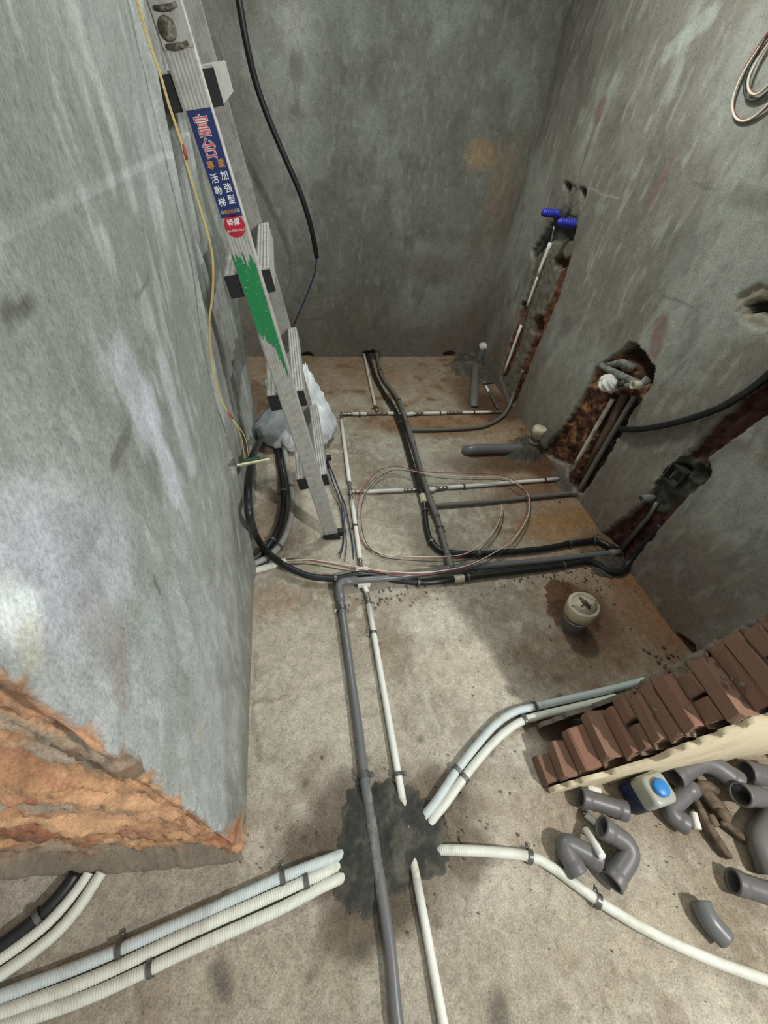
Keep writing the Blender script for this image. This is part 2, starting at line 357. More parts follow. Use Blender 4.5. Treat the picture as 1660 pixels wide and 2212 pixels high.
# ---- left wall pier: broken end face, trowelled face, far end (one continuous skin)
def wlx(y): return -.235 - .045 * (y - .15)
zs = np.r_[np.arange(-.03, 1.5, .0068), np.arange(1.5, 2.75, .0105)]
ua = np.r_[np.arange(-1.45, -.55, .011), np.arange(-.55, wlx(.15), .0065)]; ub = np.r_[np.arange(.15, .42, .0055), np.arange(.42, 2.265, .0105)]; uc = np.arange(wlx(2.265), -.62, -.02)
bx = np.r_[ua, wlx(ub), uc]; by = np.r_[.165 + .10 * (-.235 - ua), ub, np.full(len(uc), 2.27)]
na, nb = len(ua), len(ub)
nx = np.r_[np.zeros(na), np.ones(nb), np.zeros(len(uc))]; ny = np.r_[-np.ones(na), np.full(nb, .045), np.ones(len(uc))]
k9 = np.ones(9) / 9
bx0, by0 = bx.copy(), by.copy(); bx = np.convolve(np.pad(bx, 4, 'edge'), k9, 'valid'); by = np.convolve(np.pad(by, 4, 'edge'), k9, 'valid')
far_ = np.arange(len(bx)) > na + nb - 30; bx = np.where(far_, bx0, bx); by = np.where(far_, by0, by)
k = np.ones(5) / 5
nx = np.convolve(np.pad(nx, 2, 'edge'), k, 'valid'); ny = np.convolve(np.pad(ny, 2, 'edge'), k, 'valid')
nx = np.convolve(np.pad(nx, 4, 'edge'), k9, 'valid'); ny = np.convolve(np.pad(ny, 4, 'edge'), k9, 'valid')
s = np.r_[ua - ua[-1], (ub - .15), 2.13 + (uc[0] - uc)]            # arc length, 0 at the broken corner
U, Z = np.meshgrid(s, zs, indexing='ij')
YY = np.broadcast_to(by0[:, None], U.shape); onB = np.zeros(U.shape, bool); onB[na:na + nb] = True; onA = U < 0
jag = .04 * fbm(Z * 9, Z * 0 + 3, 31, 2) + .022 * vnoise(Z * 30, Z * 0 + 7, 12) + .026 * vnoise(Z * 80, Z * 0, 5) - .028 + .012 * (fbm(U * 60, Z * 60, 19, 3) - .5)
jag = jag + .07 * (1 - sstep(.0, .5, Z))
broken = sstep(-.006, .006, jag - U)
fine = fbm(U * 60, Z * 60, 2, 3) - .5
strk = fbm(U * 16 + Z * 12, Z * 3.4, 77, 4); lump = fbm(U * 13 + Z * 9, Z * 6 - U * 3, 45, 4)
D = .0035 * (fbm(U * 4, Z * 4, 51, 3) - .5) + .0016 * fine
D = D + broken * (-.012 + .055 * (lump - .5) + .035 * (strk - .5) + .02 * fine + .012 * (fbm(U * 28 + Z * 24, Z * 7, 87, 3) - .5)) * np.where(onA, 1, .35)
D = D - broken * np.exp(-(U / .04) ** 2) * .05 * (fbm(Z * 14, U * 9 + 3, 6, 3) - .42) * (Z > .06)
ledge = onA * (1 - sstep(.012, .045, Z + .006 * (fbm(U * 8, U * 0, 4) - .5)))
D = D * (1 - .75 * ledge) + ledge * .035
# ribbed strip towards the far end of the face (set back behind a straight plaster edge) + leaning crack
e1 = 1.25 + .02 * (Z - .8)
rib = onB * sstep(-.004, .006, YY - e1)
D = D - rib * (.010 + .034 * Z) + rib * .007 * np.sin((YY - .04 * Z) * 52 + 2 * fbm(Z * 1.2, YY * 3, 8)) * sstep(1.3, 1.4, YY)
crack = onB * np.exp(-((YY - (2.24 - .40 * Z)) / .016) ** 2) * sstep(.0, .1, Z); D = D - crack * .03
D = D + onB * .012 * np.exp(-((YY - e1 + .03) / .03) ** 2)
for a, b in [((300, 0), (440, 560))]: pass
def wpx(px, py):                                                     # pixel on the left face -> (arc, z)
    p = onx(px, py, -.27); p = onx(px, py, wlx(p[1])); return p[1] - .15, p[2]
cA = np.ones(U.shape + (3,)) * lin((150, 155, 150))
g1 = fbm(U * 2.4, Z * 2.4, 61, 4); g2 = fbm(U * 9, Z * 4, 62, 4); g3 = fbm(U * 30, Z * 9, 63, 3)
cA = mixc(cA, (178, 184, 184), sstep(.5, .68, g1) * .6); cA = mixc(cA, (122, 128, 120), sstep(.48, .68, 1 - g1) * .55)
cA = mixc(cA, (112, 116, 110), sstep(.56, .72, g2) * .4); cA = mixc(cA, (188, 194, 192), sstep(.58, .74, g3) * .45)
swu = U + .05 * (fbm(U * 6, Z * 6, 4) - .5); swz = Z + .05 * (fbm(U * 6, Z * 6, 14) - .5)
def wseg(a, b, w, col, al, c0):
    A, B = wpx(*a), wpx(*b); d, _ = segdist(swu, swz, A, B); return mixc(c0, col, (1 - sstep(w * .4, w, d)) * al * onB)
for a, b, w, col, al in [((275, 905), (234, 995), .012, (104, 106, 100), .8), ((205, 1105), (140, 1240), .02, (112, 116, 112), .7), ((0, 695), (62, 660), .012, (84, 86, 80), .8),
        ((262, 790), (318, 915), .06, (190, 196, 204), .6), ((320, 880), (380, 1080), .05, (198, 204, 212), .7), ((350, 790), (410, 1000), .05, (190, 196, 200), .55), ((100, 1200), (230, 1180), .10, (186, 192, 202), .4), ((40, 1130), (160, 1330), .06, (186, 192, 200), .4),  # pale slurry patches, the wall's bright sheen put into their colour
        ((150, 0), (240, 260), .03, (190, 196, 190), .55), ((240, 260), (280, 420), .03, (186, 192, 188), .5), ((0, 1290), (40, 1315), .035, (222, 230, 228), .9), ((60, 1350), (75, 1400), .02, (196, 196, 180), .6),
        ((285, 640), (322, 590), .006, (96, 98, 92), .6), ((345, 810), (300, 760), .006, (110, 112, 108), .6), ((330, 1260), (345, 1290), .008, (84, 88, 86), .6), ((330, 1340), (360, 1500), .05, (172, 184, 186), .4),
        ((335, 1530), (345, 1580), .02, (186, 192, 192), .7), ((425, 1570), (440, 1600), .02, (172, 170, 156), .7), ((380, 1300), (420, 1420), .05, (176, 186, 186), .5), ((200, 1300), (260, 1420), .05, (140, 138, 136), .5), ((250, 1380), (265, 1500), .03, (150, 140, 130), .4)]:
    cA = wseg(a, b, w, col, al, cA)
cA = mixc(cA, (128, 122, 110), onB * (1 - sstep(.02, .25, Z)) * .55)
cA = mixc(cA, (112, 112, 104), rib * (.25 + .3 * (np.sin((YY - .04 * Z) * 52 + 2 * fbm(Z * 1.2, YY * 3, 8)) < 0)))
# brick and grey mortar laid bare on the broken end
cb = np.ones(U.shape + (3,)) * lin((186, 142, 108))
cb = mixc(cb, (162, 106, 78), sstep(.5, .66, lump)); cb = mixc(cb, (206, 160, 116), sstep(.52, .68, strk) * .8)
cb = mixc(cb, (156, 148, 132), sstep(.55, .66, fbm(U * 10 + Z * 9, Z * 4, 91, 3)) * .8)
cb = mixc(cb, (112, 84, 64), sstep(.6, .72, fbm(U * 30 + Z * 22, Z * 8, 92, 3)) * .8); cb = mixc(cb, (214, 172, 130), sstep(.6, .7, fbm(U * 12 + Z * 10, Z * 5, 95, 3)) * .7); edge_ = np.exp(-((jag - U) / .007) ** 2); cb = mixc(cb, (120, 112, 98), edge_ * .5)
cb = mixc(cb, (132, 122, 106), np.clip(ledge + onA * (1 - sstep(.05, .12, Z)) * .7, 0, 1))
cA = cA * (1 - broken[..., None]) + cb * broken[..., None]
# a brick-sized hole high on the end face
hp = ony(15, 1660, .19); hm = np.exp(-(((bx[:, None] - hp[0]) / .05) ** 2 + ((Z - hp[2]) / .045) ** 2) ** 2) * onA
D = D - hm * .05; cA = mixc(cA, (140, 100, 76), np.clip(hm, 0, 1) * .8)
hp = ony(92, 1815, .18); hm = np.exp(-(((bx[:, None] - hp[0]) / .022) ** 2 + ((Z - hp[2]) / .022) ** 2) ** 2) * onA; D = D - hm * .03
Pw = np.stack([bx[:, None] + nx[:, None] * D, by[:, None] + ny[:, None] * D, Z], 2)
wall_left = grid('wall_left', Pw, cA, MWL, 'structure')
# ---- recess wall behind the pier, and back wall
zs2 = np.arange(-.02, 2.75, .02)
yy = np.arange(2.2, 3.7, .02); A_, B_ = np.meshgrid(yy, zs2, indexing='ij')
cc = np.ones(A_.shape + (3,)) * lin((128, 122, 110)); cc = mixc(cc, (112, 92, 74), (1 - sstep(.1, .5, B_)) * .7)
grid('wall_recess', np.stack([-.56 + .004 * fbm(A_ * 6, B_ * 6, 3), A_, B_], 2), cc, MWB, 'structure')
xx = np.arange(-.62, 1.76, .0105); zz = np.arange(-.02, 2.75, .0105)
A_, B_ = np.meshgrid(xx, zz, indexing='ij')
def wby(x): return 3.636 + .081 * x
g1 = fbm(A_ * 2, B_ * 1.4, 71, 4); g2 = fbm(A_ * 7, B_ * 5, 72, 4); g3 = fbm(A_ * 34, B_ * 14, 73, 3)
cc = np.ones(A_.shape + (3,)) * lin((122, 124, 115))
cc = mixc(cc, (146, 150, 142), sstep(.5, .7, g1) * .7); cc = mixc(cc, (106, 106, 96), sstep(.5, .7, 1 - g1) * .6)
cc = mixc(cc, (98, 98, 90), sstep(.56, .74, g2) * .45); cc = mixc(cc, (160, 164, 158), sstep(.6, .74, g3) * .3)
cc = mixc(cc, (112, 98, 88), (1 - sstep(.15, .8, B_ + .3 * (g1 - .5))) * .5)
cc = mixc(cc, (122, 106, 92), sstep(1.1, 1.6, A_ + .5 * (g2 - .5)) * (1 - sstep(1.2, 1.9, B_)) * .55)
def bblob(px, py, rx, rz):
    p = ony(px, py, 3.72); return 1 - sstep(.4, 1.3, np.hypot((A_ - p[0]) / rx, (B_ - p[2]) / rz) + .5 * (g2 - .5))
cc = mixc(cc, (172, 142, 104), bblob(1045, 335, .16, .09) * .6); cc = mixc(cc, (96, 82, 74), bblob(930, 580, .3, .14) * .5)
cc = mixc(cc, (174, 176, 168), bblob(640, 60, .1, .12) * .5); cc = mixc(cc, (150, 130, 108), bblob(1090, 400, .12, .3) * .45)
for a, b in [((650, 685), (700, 683)), ((730, 690), (760, 700))]:
    pa, pb = ony(*a, 3.7), ony(*b, 3.7); d, _ = segdist(A_, B_, pa[[0, 2]], pb[[0, 2]]); cc = mixc(cc, (84, 84, 78), (1 - sstep(.002, .01, d)) * .5)
hol = np.zeros(A_.shape)
for px, py, rx, rz in [(800, 764, .075, .03), (975, 772, .06, .03), (664, 763, .05, .03)]:
    p = ony(px, py, 3.69); hol = np.maximum(hol, 1 - sstep(.75, 1.1, np.hypot((A_ - p[0]) / rx, (B_ - max(p[2], .005)) / rz) + .5 * (fbm(A_ * 30, B_ * 30, 3) - .5)))
cc = mixc(cc, (84, 66, 54), hol * .9)
Dp = .006 * (g1 - .5) + .002 * (fbm(A_ * 40, B_ * 40, 5, 3) - .5) - hol * .05
grid('wall_back', np.stack([A_, wby(A_) - Dp, B_], 2)[::-1], cc[::-1], MWB, 'structure')

# ---- right wall with the chases cut into it
XR = 1.705
yy = np.arange(.36, 3.86, .0088); zz = np.arange(-.03, 2.75, .0088)
A_, B_ = np.meshgrid(yy, zz, indexing='ij')
jx = A_ + .018 * (fbm(A_ * 30, B_ * 30, 5, 3) - .5); jz = B_ + .018 * (fbm(A_ * 30, B_ * 30, 15, 3) - .5)
def rpoly(P): return inpoly(jx, jz, [onx(*p, XR)[1:] for p in P]).astype(float)
def soft(m, n=1):
    for _ in range(n):
        q = np.pad(m, 1, 'edge'); m = (q[1:-1, 1:-1] * 2 + q[:-2, 1:-1] + q[2:, 1:-1] + q[1:-1, :-2] + q[1:-1, 2:]) / 6
    return m
g1 = fbm(A_ * 2, B_ * 1.6, 81, 4); g2 = fbm(A_ * 8, B_ * 4, 82, 4); g3 = fbm(A_ * 26, B_ * 8, 83, 3)
cc = np.ones(A_.shape + (3,)) * lin((130, 125, 115))
cc = mixc(cc, (164, 168, 158), sstep(.5, .68, g1) * .6); cc = mixc(cc, (108, 104, 96), sstep(.5, .7, 1 - g1) * .6)
cc = mixc(cc, (100, 98, 90), sstep(.56, .74, g2) * .45); cc = mixc(cc, (168, 170, 160), sstep(.58, .74, g3) * .4)
cc = mixc(cc, (116, 98, 86), (1 - sstep(.1, .75, B_ + .3 * (g2 - .5))) * .5)
def rseg(a, b, w, col, al):
    global cc
    pa, pb = onx(*a, XR), onx(*b, XR); d, _ = segdist(A_ + .03 * (g3 - .5), B_ + .03 * (g2 - .5), pa[1:], pb[1:]); cc = mixc(cc, col, (1 - sstep(w * .4, w, d)) * al)
for a, b, w, col, al in [((1300, 225), (1290, 255), .05, (118, 88, 86), .7), ((1290, 260), (1250, 380), .022, (116, 90, 88), .6), ((1455, 340), (1405, 440), .03, (128, 98, 92), .6), ((1385, 375), (1370, 420), .025, (112, 96, 90), .5),
        ((1425, 700), (1415, 755), .055, (128, 92, 92), .7), ((1540, 30), (1440, 120), .05, (176, 184, 174), .5), ((1500, 20), (1450, 200), .05, (168, 176, 166), .4), ((1230, 402), (1340, 425), .008, (158, 154, 142), .6),
        ((1420, 210), (1410, 240), .03, (104, 102, 92), .5), ((1500, 395), (1545, 410), .008, (90, 86, 78), .5), ((1430, 635), (1500, 665), .006, (90, 86, 78), .5), ((1590, 420), (1660, 440), .05, (104, 100, 90), .5)]:
    rseg(a, b, w, col, al)
D = .006 * (g1 - .5) + .0025 * (fbm(A_ * 40, B_ * 30, 6, 3) - .5)
rough = fbm(A_ * 34, B_ * 34, 33, 4); rough2 = fbm(A_ * 14, B_ * 14, 34, 3)
BR, MO = (110, 58, 38), (92, 92, 84)
def carve(P, depth, col, col2, ra=.03, al=.95, thr=.5, sf=1):
    global D, cc
    m = rpoly(P); ms = soft(m, sf)
    D = D + ms * (depth + ra * (rough2 - .5) + ra * .6 * (rough - .5)); cc = mixc(cc, col, m * al); cc = mixc(cc, col2, m * sstep(thr, thr + .12, rough) * al)
# chase of the blue-plugged valve: shallow mortar filling, red edge band, deep slots with some of their shade put into the colour
carve([(1222, 395), (1195, 480), (1160, 540), (1135, 640), (1108, 735), (1082, 815), (1098, 865), (1112, 875), (1140, 800), (1165, 725), (1203, 640), (1228, 560), (1248, 480), (1268, 410)], .012, (118, 114, 102), (104, 92, 78), .012)
carve([(1214, 560), (1232, 555), (1205, 645), (1168, 730), (1140, 800), (1112, 875), (1098, 862), (1128, 780), (1160, 705), (1188, 640)], .03, (96, 58, 40), (122, 76, 56), .03)
carve([(1118, 690), (1128, 650), (1138, 655), (1120, 745), (1092, 812), (1080, 812), (1100, 745)], .022, (100, 62, 44), (120, 84, 64), .02)
for P in ([(1217, 393), (1231, 400), (1222, 432)], [(1252, 408), (1268, 414), (1256, 450)], [(1192, 560), (1212, 550), (1216, 575), (1200, 580)], [(1126, 655), (1138, 660), (1130, 700), (1122, 695)], [(1150, 690), (1168, 680), (1158, 722), (1146, 715)]):
    carve(P, .06, (78, 52, 40), (88, 60, 46), .01)
carve([(1196, 470), (1240, 470), (1238, 520), (1190, 520), (1150, 560), (1148, 540)], .035, (60, 66, 58), (76, 80, 70), .015)
# middle chase: ragged brick side and deep pipe side
carve([(1340, 760), (1358, 742), (1385, 755), (1413, 800), (1405, 832), (1368, 885), (1345, 925), (1300, 1005), (1256, 1066), (1225, 1045), (1225, 1005), (1170, 978), (1185, 955), (1215, 925), (1248, 875), (1272, 825), (1288, 795)], .035, (74, 44, 30), (150, 106, 72), .055, .97, .55)
carve([(1310, 850), (1370, 860), (1345, 925), (1300, 1005), (1258, 1066), (1232, 1045), (1250, 1000), (1290, 900)], .035, (50, 34, 28), (84, 68, 58), .02)
carve([(1338, 765), (1358, 742), (1385, 755), (1413, 800), (1402, 835), (1378, 825), (1375, 795)], .06, (74, 50, 38), (64, 60, 52), .02)
# right chase: long slanting cut, junction box pocket, mortar filled middle
carve([(1662, 812), (1600, 862), (1530, 930), (1480, 985), (1445, 1012), (1395, 1080), (1362, 1110), (1300, 1155), (1292, 1165), (1330, 1196), (1345, 1228), (1390, 1180), (1432, 1130), (1480, 1075), (1520, 1040), (1536, 1018), (1524, 992), (1562, 962), (1662, 888)], .035, (72, 38, 28), (52, 30, 24), .03)
carve([(1440, 1010), (1478, 985), (1532, 1010), (1500, 1060), (1455, 1090), (1420, 1110), (1390, 1090)], -.012, (62, 62, 54), (78, 78, 70), .02)
carve([(1440, 1025), (1462, 1000), (1488, 1012), (1462, 1050)], .04, (48, 46, 40), (40, 38, 34), .006)
carve([(1500, 1000), (1530, 1014), (1506, 1042), (1488, 1030)], .035, (44, 42, 36), (70, 68, 60), .01)
# knocked-out hole near the frame edge, crumbling round it
carve([(1590, 640), (1640, 610), (1670, 620), (1670, 730), (1620, 700), (1585, 672)], .012, (150, 138, 120), (128, 116, 100), .03, .7)
carve([(1604, 658), (1632, 645), (1668, 652), (1668, 690), (1640, 676), (1610, 672)], .06, (36, 36, 30), (50, 48, 40), .01)
# chip at the foot of the wall by the brick jamb
carve([(1440, 1385), (1468, 1372), (1500, 1395), (1490, 1425), (1455, 1415)], .05, (84, 66, 54), (66, 54, 44), .02)
wall_right = grid('wall_right', np.stack([XR + D, A_, B_], 2)[::-1], cc[::-1], MWB, 'structure')

# ---- broken brick jamb of the doorway (near, right)
jamb = bpy.data.objects.new('wall_jamb', None); COL.objects.link(jamb); jamb['kind'] = 'structure'; jamb['base'] = [0, 0, 0]
hN = [0, .056, .16, .276, .38, .486, .654, .86, 1.1, 1.6, 2.75]; xN = [.745, .775, .88, .985, 1.005, 1.025, 1.085, 1.115, 1.17, 1.30, 1.55]
def jx0(h): return float(np.interp(h, hN, xN))
CH = .0575; r = random.Random(12)
def brickmesh(rr):
    bm = bmesh.new(); bmesh.ops.create_cube(bm, size=1)
    bmesh.ops.bevel(bm, geom=bm.edges[:], offset=.05, segments=1, affect='EDGES')
    for v in bm.verts: v.co += Vector((rr.uniform(-.05, .05), rr.uniform(-.03, .03), rr.uniform(-.05, .05)))
    me = bpy.data.meshes.new('brick'); bm.to_mesh(me); bm.free(); return me
bms = []
for i in range(8):
    me = brickmesh(r); me.materials.append(MBRK[i % 4]); bms.append(me)
core = []; y0, y1 = .182, .365
nC = 47
XE = [jx0(c * CH + CH * .5) + r.uniform(-.014, .014) for c in range(nC + 1)]
for c in range(nC):
    h = c * CH; xe = XE[c]
    if c < 20:
        x = xe; n = 3 if c < 12 else 2
        for b in range(n):
            wb = r.uniform(.088, .098) if b else r.uniform(.06, .1)
            ya, yb = y0 + (r.uniform(0, .03) if b == 0 else 0), y1 - (r.uniform(0, .045) if b == 0 else 0)
            split = (c % 4 == 1)
            if c < 4: yb = y0 + (.105 + .02 * c) - (r.uniform(0, .01) if b == 0 else 0)
            segs = [(ya, (ya + yb) / 2 - .006), ((ya + yb) / 2 + .006, yb)] if split and c > 4 else [(ya, yb)]
            for (sa, sb) in segs:
                o = link('brick', bms[r.randrange(8)], jamb)
                o.location = (x + wb / 2, (sa + sb) / 2, h + .026); o.scale = (wb * 1.0, (sb - sa) * 1.0, .052)
                o.rotation_euler = (r.uniform(-.03, .03), r.uniform(-.05, .03), r.uniform(-.04, .04))
            x += wb + .011
        yq = y1 if c > 3 else y0 + .10
        xj = max(XE[c + 1] + .004, xe + .01)
        if x > xj: core.append(box(((xj + x) / 2, (y0 + yq) / 2, h + .0545), x - xj, yq - y0 - .012, .0085))   # bed joint
        core.append(box(((x + 1.72) / 2, (y0 + y1) / 2, h + CH / 2), 1.72 - x, y1 - y0 - .004, CH))
    else:
        core.append(box(((xe + 1.72) / 2, (y0 + y1) / 2, h + CH / 2), 1.72 - xe, y1 - y0 - .004, CH))
v, f = merge(core); mesh('mortar_core', v, f, MMOR, jamb, False)
def plaster(name, yf, ny_, m, off):
    zz = np.arange(0, 2.7, .0115); uu = np.linspace(0, 1, 60); q = []
    lo = np.array([jx0(z) for z in zz]) + off + .035 * (fbm(zz * 24, zz * 0, 3, 3) - .5) + .03 * (vnoise(zz * 60, zz * 0, 9) - .5)
    Xp = lo[None] + (1.73 - lo[None]) * uu[:, None] ** 1.3; Zp = np.broadcast_to(zz[None], Xp.shape)
    th = .016 + .003 * (fbm(Xp * 9, Zp * 9, 4) - .5)
    outer = np.stack([Xp, yf + ny_ * th, Zp], 2)
    inner = np.stack([Xp[:1], np.full_like(Xp[:1], yf), Zp[:1]], 2)
    Pp = np.concatenate([inner, outer], 0); col = np.ones(Pp.shape[:2] + (3,)) * lin((200, 190, 165))
    if ny_ > 0: Pp = Pp[::-1]
    o = grid(name, Pp, col, m, parent=jamb); return o
plaster('cream_plaster', y0, -1, MPAINT, .03)
plaster('grey_plaster', y1, 1, mat('grey_plaster', (118, 108, 96), .9, 0, (92, 84, 76), 12, .45, .7, .4), .08)
# crumbs of mortar on the steps of the jamb
cr = []
for i in range(60):
    h = r.uniform(.3, 1.0); q = V3([jx0(h) + r.uniform(-.01, .05), r.uniform(y0, y1), h + r.uniform(.0, .02)]); cr.append(box(q, r.uniform(.005, .014), r.uniform(.005, .018), r.uniform(.005, .012), basis((r.uniform(-1, 1), r.uniform(-1, 1), r.uniform(-.5, .5)))))
v, f = merge(cr); o = mesh('mortar_crumbs', v, f, MMOR, jamb, False); o['kind'] = 'stuff'
# ================================================================== PIPES AND CONDUITS
def simple(name, label, cat, P, r, m, seg=12, group=None, clamps=(), side=1, both=False, ribs=False, base=None, cm=None):
    """one pipe / conduit on the floor with its saddle clamps"""
    t = thing(name, label, cat, (P[0] if base is None else base), group)
    if ribs:
        Q = resample(P, .0021); kk = np.arange(len(Q)) % 3; rr = r * np.where(kk == 0, 1.0, np.where(kk == 1, .995, .90))
        v, f = tube(Q, rr, 10)
    else: v, f = tube(P, r, seg)
    mesh('tube', v, f, m, t)
    for c in clamps:
        q, T = near(P, c); clamp(t, q, T, r, side=side, both=both, mt=cm)
    return t
RG = .0165
# --- grey drain pipe network
gp = thing('grey_pipe_run', 'grey plastic water pipe with elbow and two side branches running across the floor', 'pipe', onz(740, 1260))
gm = fillet(np.vstack([pts([(880, 2330), (858, 2212), (845, 2061), (826, 1931), (806, 1800), (790, 1700), (773, 1560), (755, 1430), (737, 1300, .02), (731, 1257, .036)], RG), pts([(785, 1253, .044), (856, 1247, .036), (985, 1228, .024), (1160, 1213), (1334, 1193)], RG)]), .035)
v, f = tube(resample(gm, .012), RG, 16); mesh('main_pipe', v, f, MPVC, gp)
gb = catmull(np.vstack([pts([(813, 758, .03), (819, 789, .024), (828, 817, .024), (850, 847, .03), (864, 870, .04), (875, 901, .042), (888, 939, .03), (910, 1017, .036), (922, 1055, .042), (929, 1080, .036), (940, 1101, .03), (951, 1140, .028), (972, 1215, .03), (976, 1228, .034)], RG)]), .012)
v, f = tube(gb, RG * .95, 14); mesh('main_pipe', v, f, MPVCD, gp)
g1 = catmull(np.vstack([pts([(886, 929), (950, 928), (1010, 925), (1050, 919), (1085, 900), (1100, 878, .03)], RG), [onx(1112, 845, XR - .005), onx(1130, 800, XR - .004)]]), .012)
v, f = tube(g1, RG * .85, 12); mesh('branch_pipe', v, f, MPVCD, gp)
g2 = np.vstack([pts([(936, 1093), (1050, 1084), (1160, 1073), (1252, 1064)], RG), [onx(1256, 1052, XR + .01), onx(1310, 960, XR + .02), onx(1372, 855, XR + .02)]])
v, f = tube(resample(fillet(g2, .03), .012), RG * .9, 12); mesh('branch_pipe', v, f, MPVCD, gp)
def sleeve(parent, name, A, B, r, m, seg=16, n=6):
    P = np.linspace(A, B, n); v, f = tube(P, r, seg); return mesh(name, v, f, m, parent)
v, f = tube(fillet(np.vstack([pts([(737, 1300, .02), (731, 1257, .036), (772, 1253.5, .042)], RG)]), .035), RG + .004, 16); mesh('elbow', v, f, MPVC, gp)
v, f = tube(pts([(786, 1672, RG - .0015), (797, 1740), (808, 1815), (818, 1880), (828, 1946, RG - .0015)], RG - .0006), RG + .0006, 16); mesh('mortar_smear', v, f, MMORP, gp)['label'] = 'mortar smeared along the pipe'
for a, b in [((926, 1071), (945, 1118)), ((880, 915), (896, 962)), ((966, 1200), (976, 1232))]:
    q = near(gb, a)[0]; q2 = near(gb, b)[0]; v, f = tube(np.linspace(q, q2, 5), RG + .003, 14); mesh('tee', v, f, MPVCD, gp)
v, f = tube(pts([(945, 1232, .027), (985, 1228, .024), (1020, 1224, .022)], RG), RG + .004, 14); mesh('tee', v, f, MPVC, gp)
v, f = tube(pts([(1318, 1195), (1338, 1192.5)], RG), RG + .004, 14); mesh('elbow', v, f, MPVCD, gp)
v, f = tube(pts([(1236, 1066), (1256, 1063.5)], RG), RG + .003, 14); mesh('elbow', v, f, MPVCD, gp)
for c, s_, bo in [((739, 1350), -1, True), ((773, 1640), 1, True)]:
    q, T = near(gm, c); clamp(gp, q, T, RG, .016, s_, bo)
for c in [(824, 800), (862, 868), (951, 1140)]:
    q, T = near(gb, c); clamp(gp, q, T, RG, .012, 1, False, z0=.0)
# --- white sleeved steel water pipe network
wp = thing('white_water_pipe_run', 'steel water pipe in white sleeves branching twice across the floor and up the wall chases', 'pipe', onz(757, 1062))
RS, RW, ZP = .0078, .0125, .0135
def run(L, sl, zz=ZP, name='pipe', rs=RS, rw=RW, m=MSLEEVE):
    P = L if not isinstance(L, list) else pts(L, zz)
    v, f = tube(resample(P, .02), rs, 10); mesh(name, v, f, MSTEEL, wp)
    for a, b in sl:
        A = onz(a[0], a[1], zz); B = onz(b[0], b[1], zz); sleeve(wp, 'sleeve', A, B, rw, m)
def ferrule(px, py, px2, py2, n=2, zz=ZP):
    A, B = onz(px, py, zz), onz(px2, py2, zz); Q = np.linspace(A, B, 19); rr = RS + .0008 + .0032 * (np.sin(np.linspace(0, n * 2 * math.pi, 19) - math.pi / 2) * .5 + .5)
    v, f = tube(Q, rr, 10); mesh('fitting', v, f, MSTEEL, wp)
run([(783, 1240), (778, 1205), (760.7, 1081), (756.5, 1062), (755, 1040), (738, 897)], [((737.6, 907), (755, 1040)), ((760.5, 1081), (778, 1206))])
run([(1012, 2500), (957, 2212), (925, 2030), (900, 1895), (889, 1833)], [((1010, 2490), (901, 1900))], zz=.0145)
sleeve(wp, 'sleeve', onz(902, 1906, .0145), onz(888, 1830, .008), RW, MSLEEVE2)
run([(884, 1790), (876, 1761), (797, 1307), (785, 1260)], [((870, 1726), (797, 1306)), ((793, 1279), (785, 1262))])
sleeve(wp, 'sleeve', onz(869, 1722, ZP), onz(880, 1772, .004), RW, MSLEEVE2)
run([(738, 895), (858, 893)], [((762, 894), (793, 894)), ((838, 893), (853, 893))])
run([(882, 896), (915, 893), (1081, 890)], [((882, 896.5), (893, 894)), ((915, 893), (965, 892)), ((999, 891), (1059, 890))])
run([(757, 1062), (905, 1058)], [((786, 1062), (872, 1059))])
run([(930, 1059), (968, 1053), (1204, 1035), (1231, 1031)], [((929, 1060), (940, 1057)), ((968, 1053), (1204, 1035))])
run([(1081, 890), (1047, 827), (1084, 823)], [((1050, 834), (1056, 846))], rs=.0068)
# foam-wrapped crossings under the black conduit and the grey pipe
for a, c in [((851, 893.5), (892, 895.5)), ((902, 1060), (938, 1058)), ((781, 1222), (786, 1266))]:
    A, B = onz(*a, ZP), onz(*c, ZP); v, f = tube(np.linspace(A, B, 5), RS, 10); mesh('pipe', v, f, MSTEEL, wp)
for a, c in [((854, 893, .014), (862, 892, .022)), ((879, 895, .02), (893, 893.5, .016)), ((903, 1060, .015), (911, 1056, .02)), ((928, 1059, .02), (939, 1056.5, .016))]:
    sleeve(wp, 'crossing_sleeve', onz(*a), onz(*c), .0150, MSLEEVE)
for c in [(786.5, 1262), (784.2, 1246.5), (782, 1232)]:
    p = onz(*c, .022); v, f = box(p, .062, .024, .03, None, .005); mesh('foam_pad', v, f, MSLEEVE, wp, False)
for a, b, n in [((738, 898), (739, 907), 1), ((739, 895), (761, 894), 3), ((794, 894), (838, 893), 4), ((893, 895), (914, 893), 2), ((966, 892), (998, 891), 4), ((1060, 890), (1081, 890), 2), ((755, 1041), (760, 1080), 4), ((757, 1062), (785, 1062), 3), ((873, 1059), (901, 1058), 3), ((941, 1057), (967, 1053), 3), ((1205, 1035), (1230, 1031), 2), ((778, 1207), (782, 1232), 3), ((794, 1281), (797, 1305), 3), ((1075, 880), (1060, 853), 3), ((1046, 827), (1084, 823), 4)]:
    ferrule(*a, *b, n)
for c in [(738, 895), (1081, 890), (1231, 1031), (1047, 827), (757, 1062)]:
    p = onz(*c, ZP); v, f = tube(np.array([p - [0, 0, .012], p + [0, 0, .0125]]), .0115, 12); mesh('elbow', v, f, MSTEEL, wp)
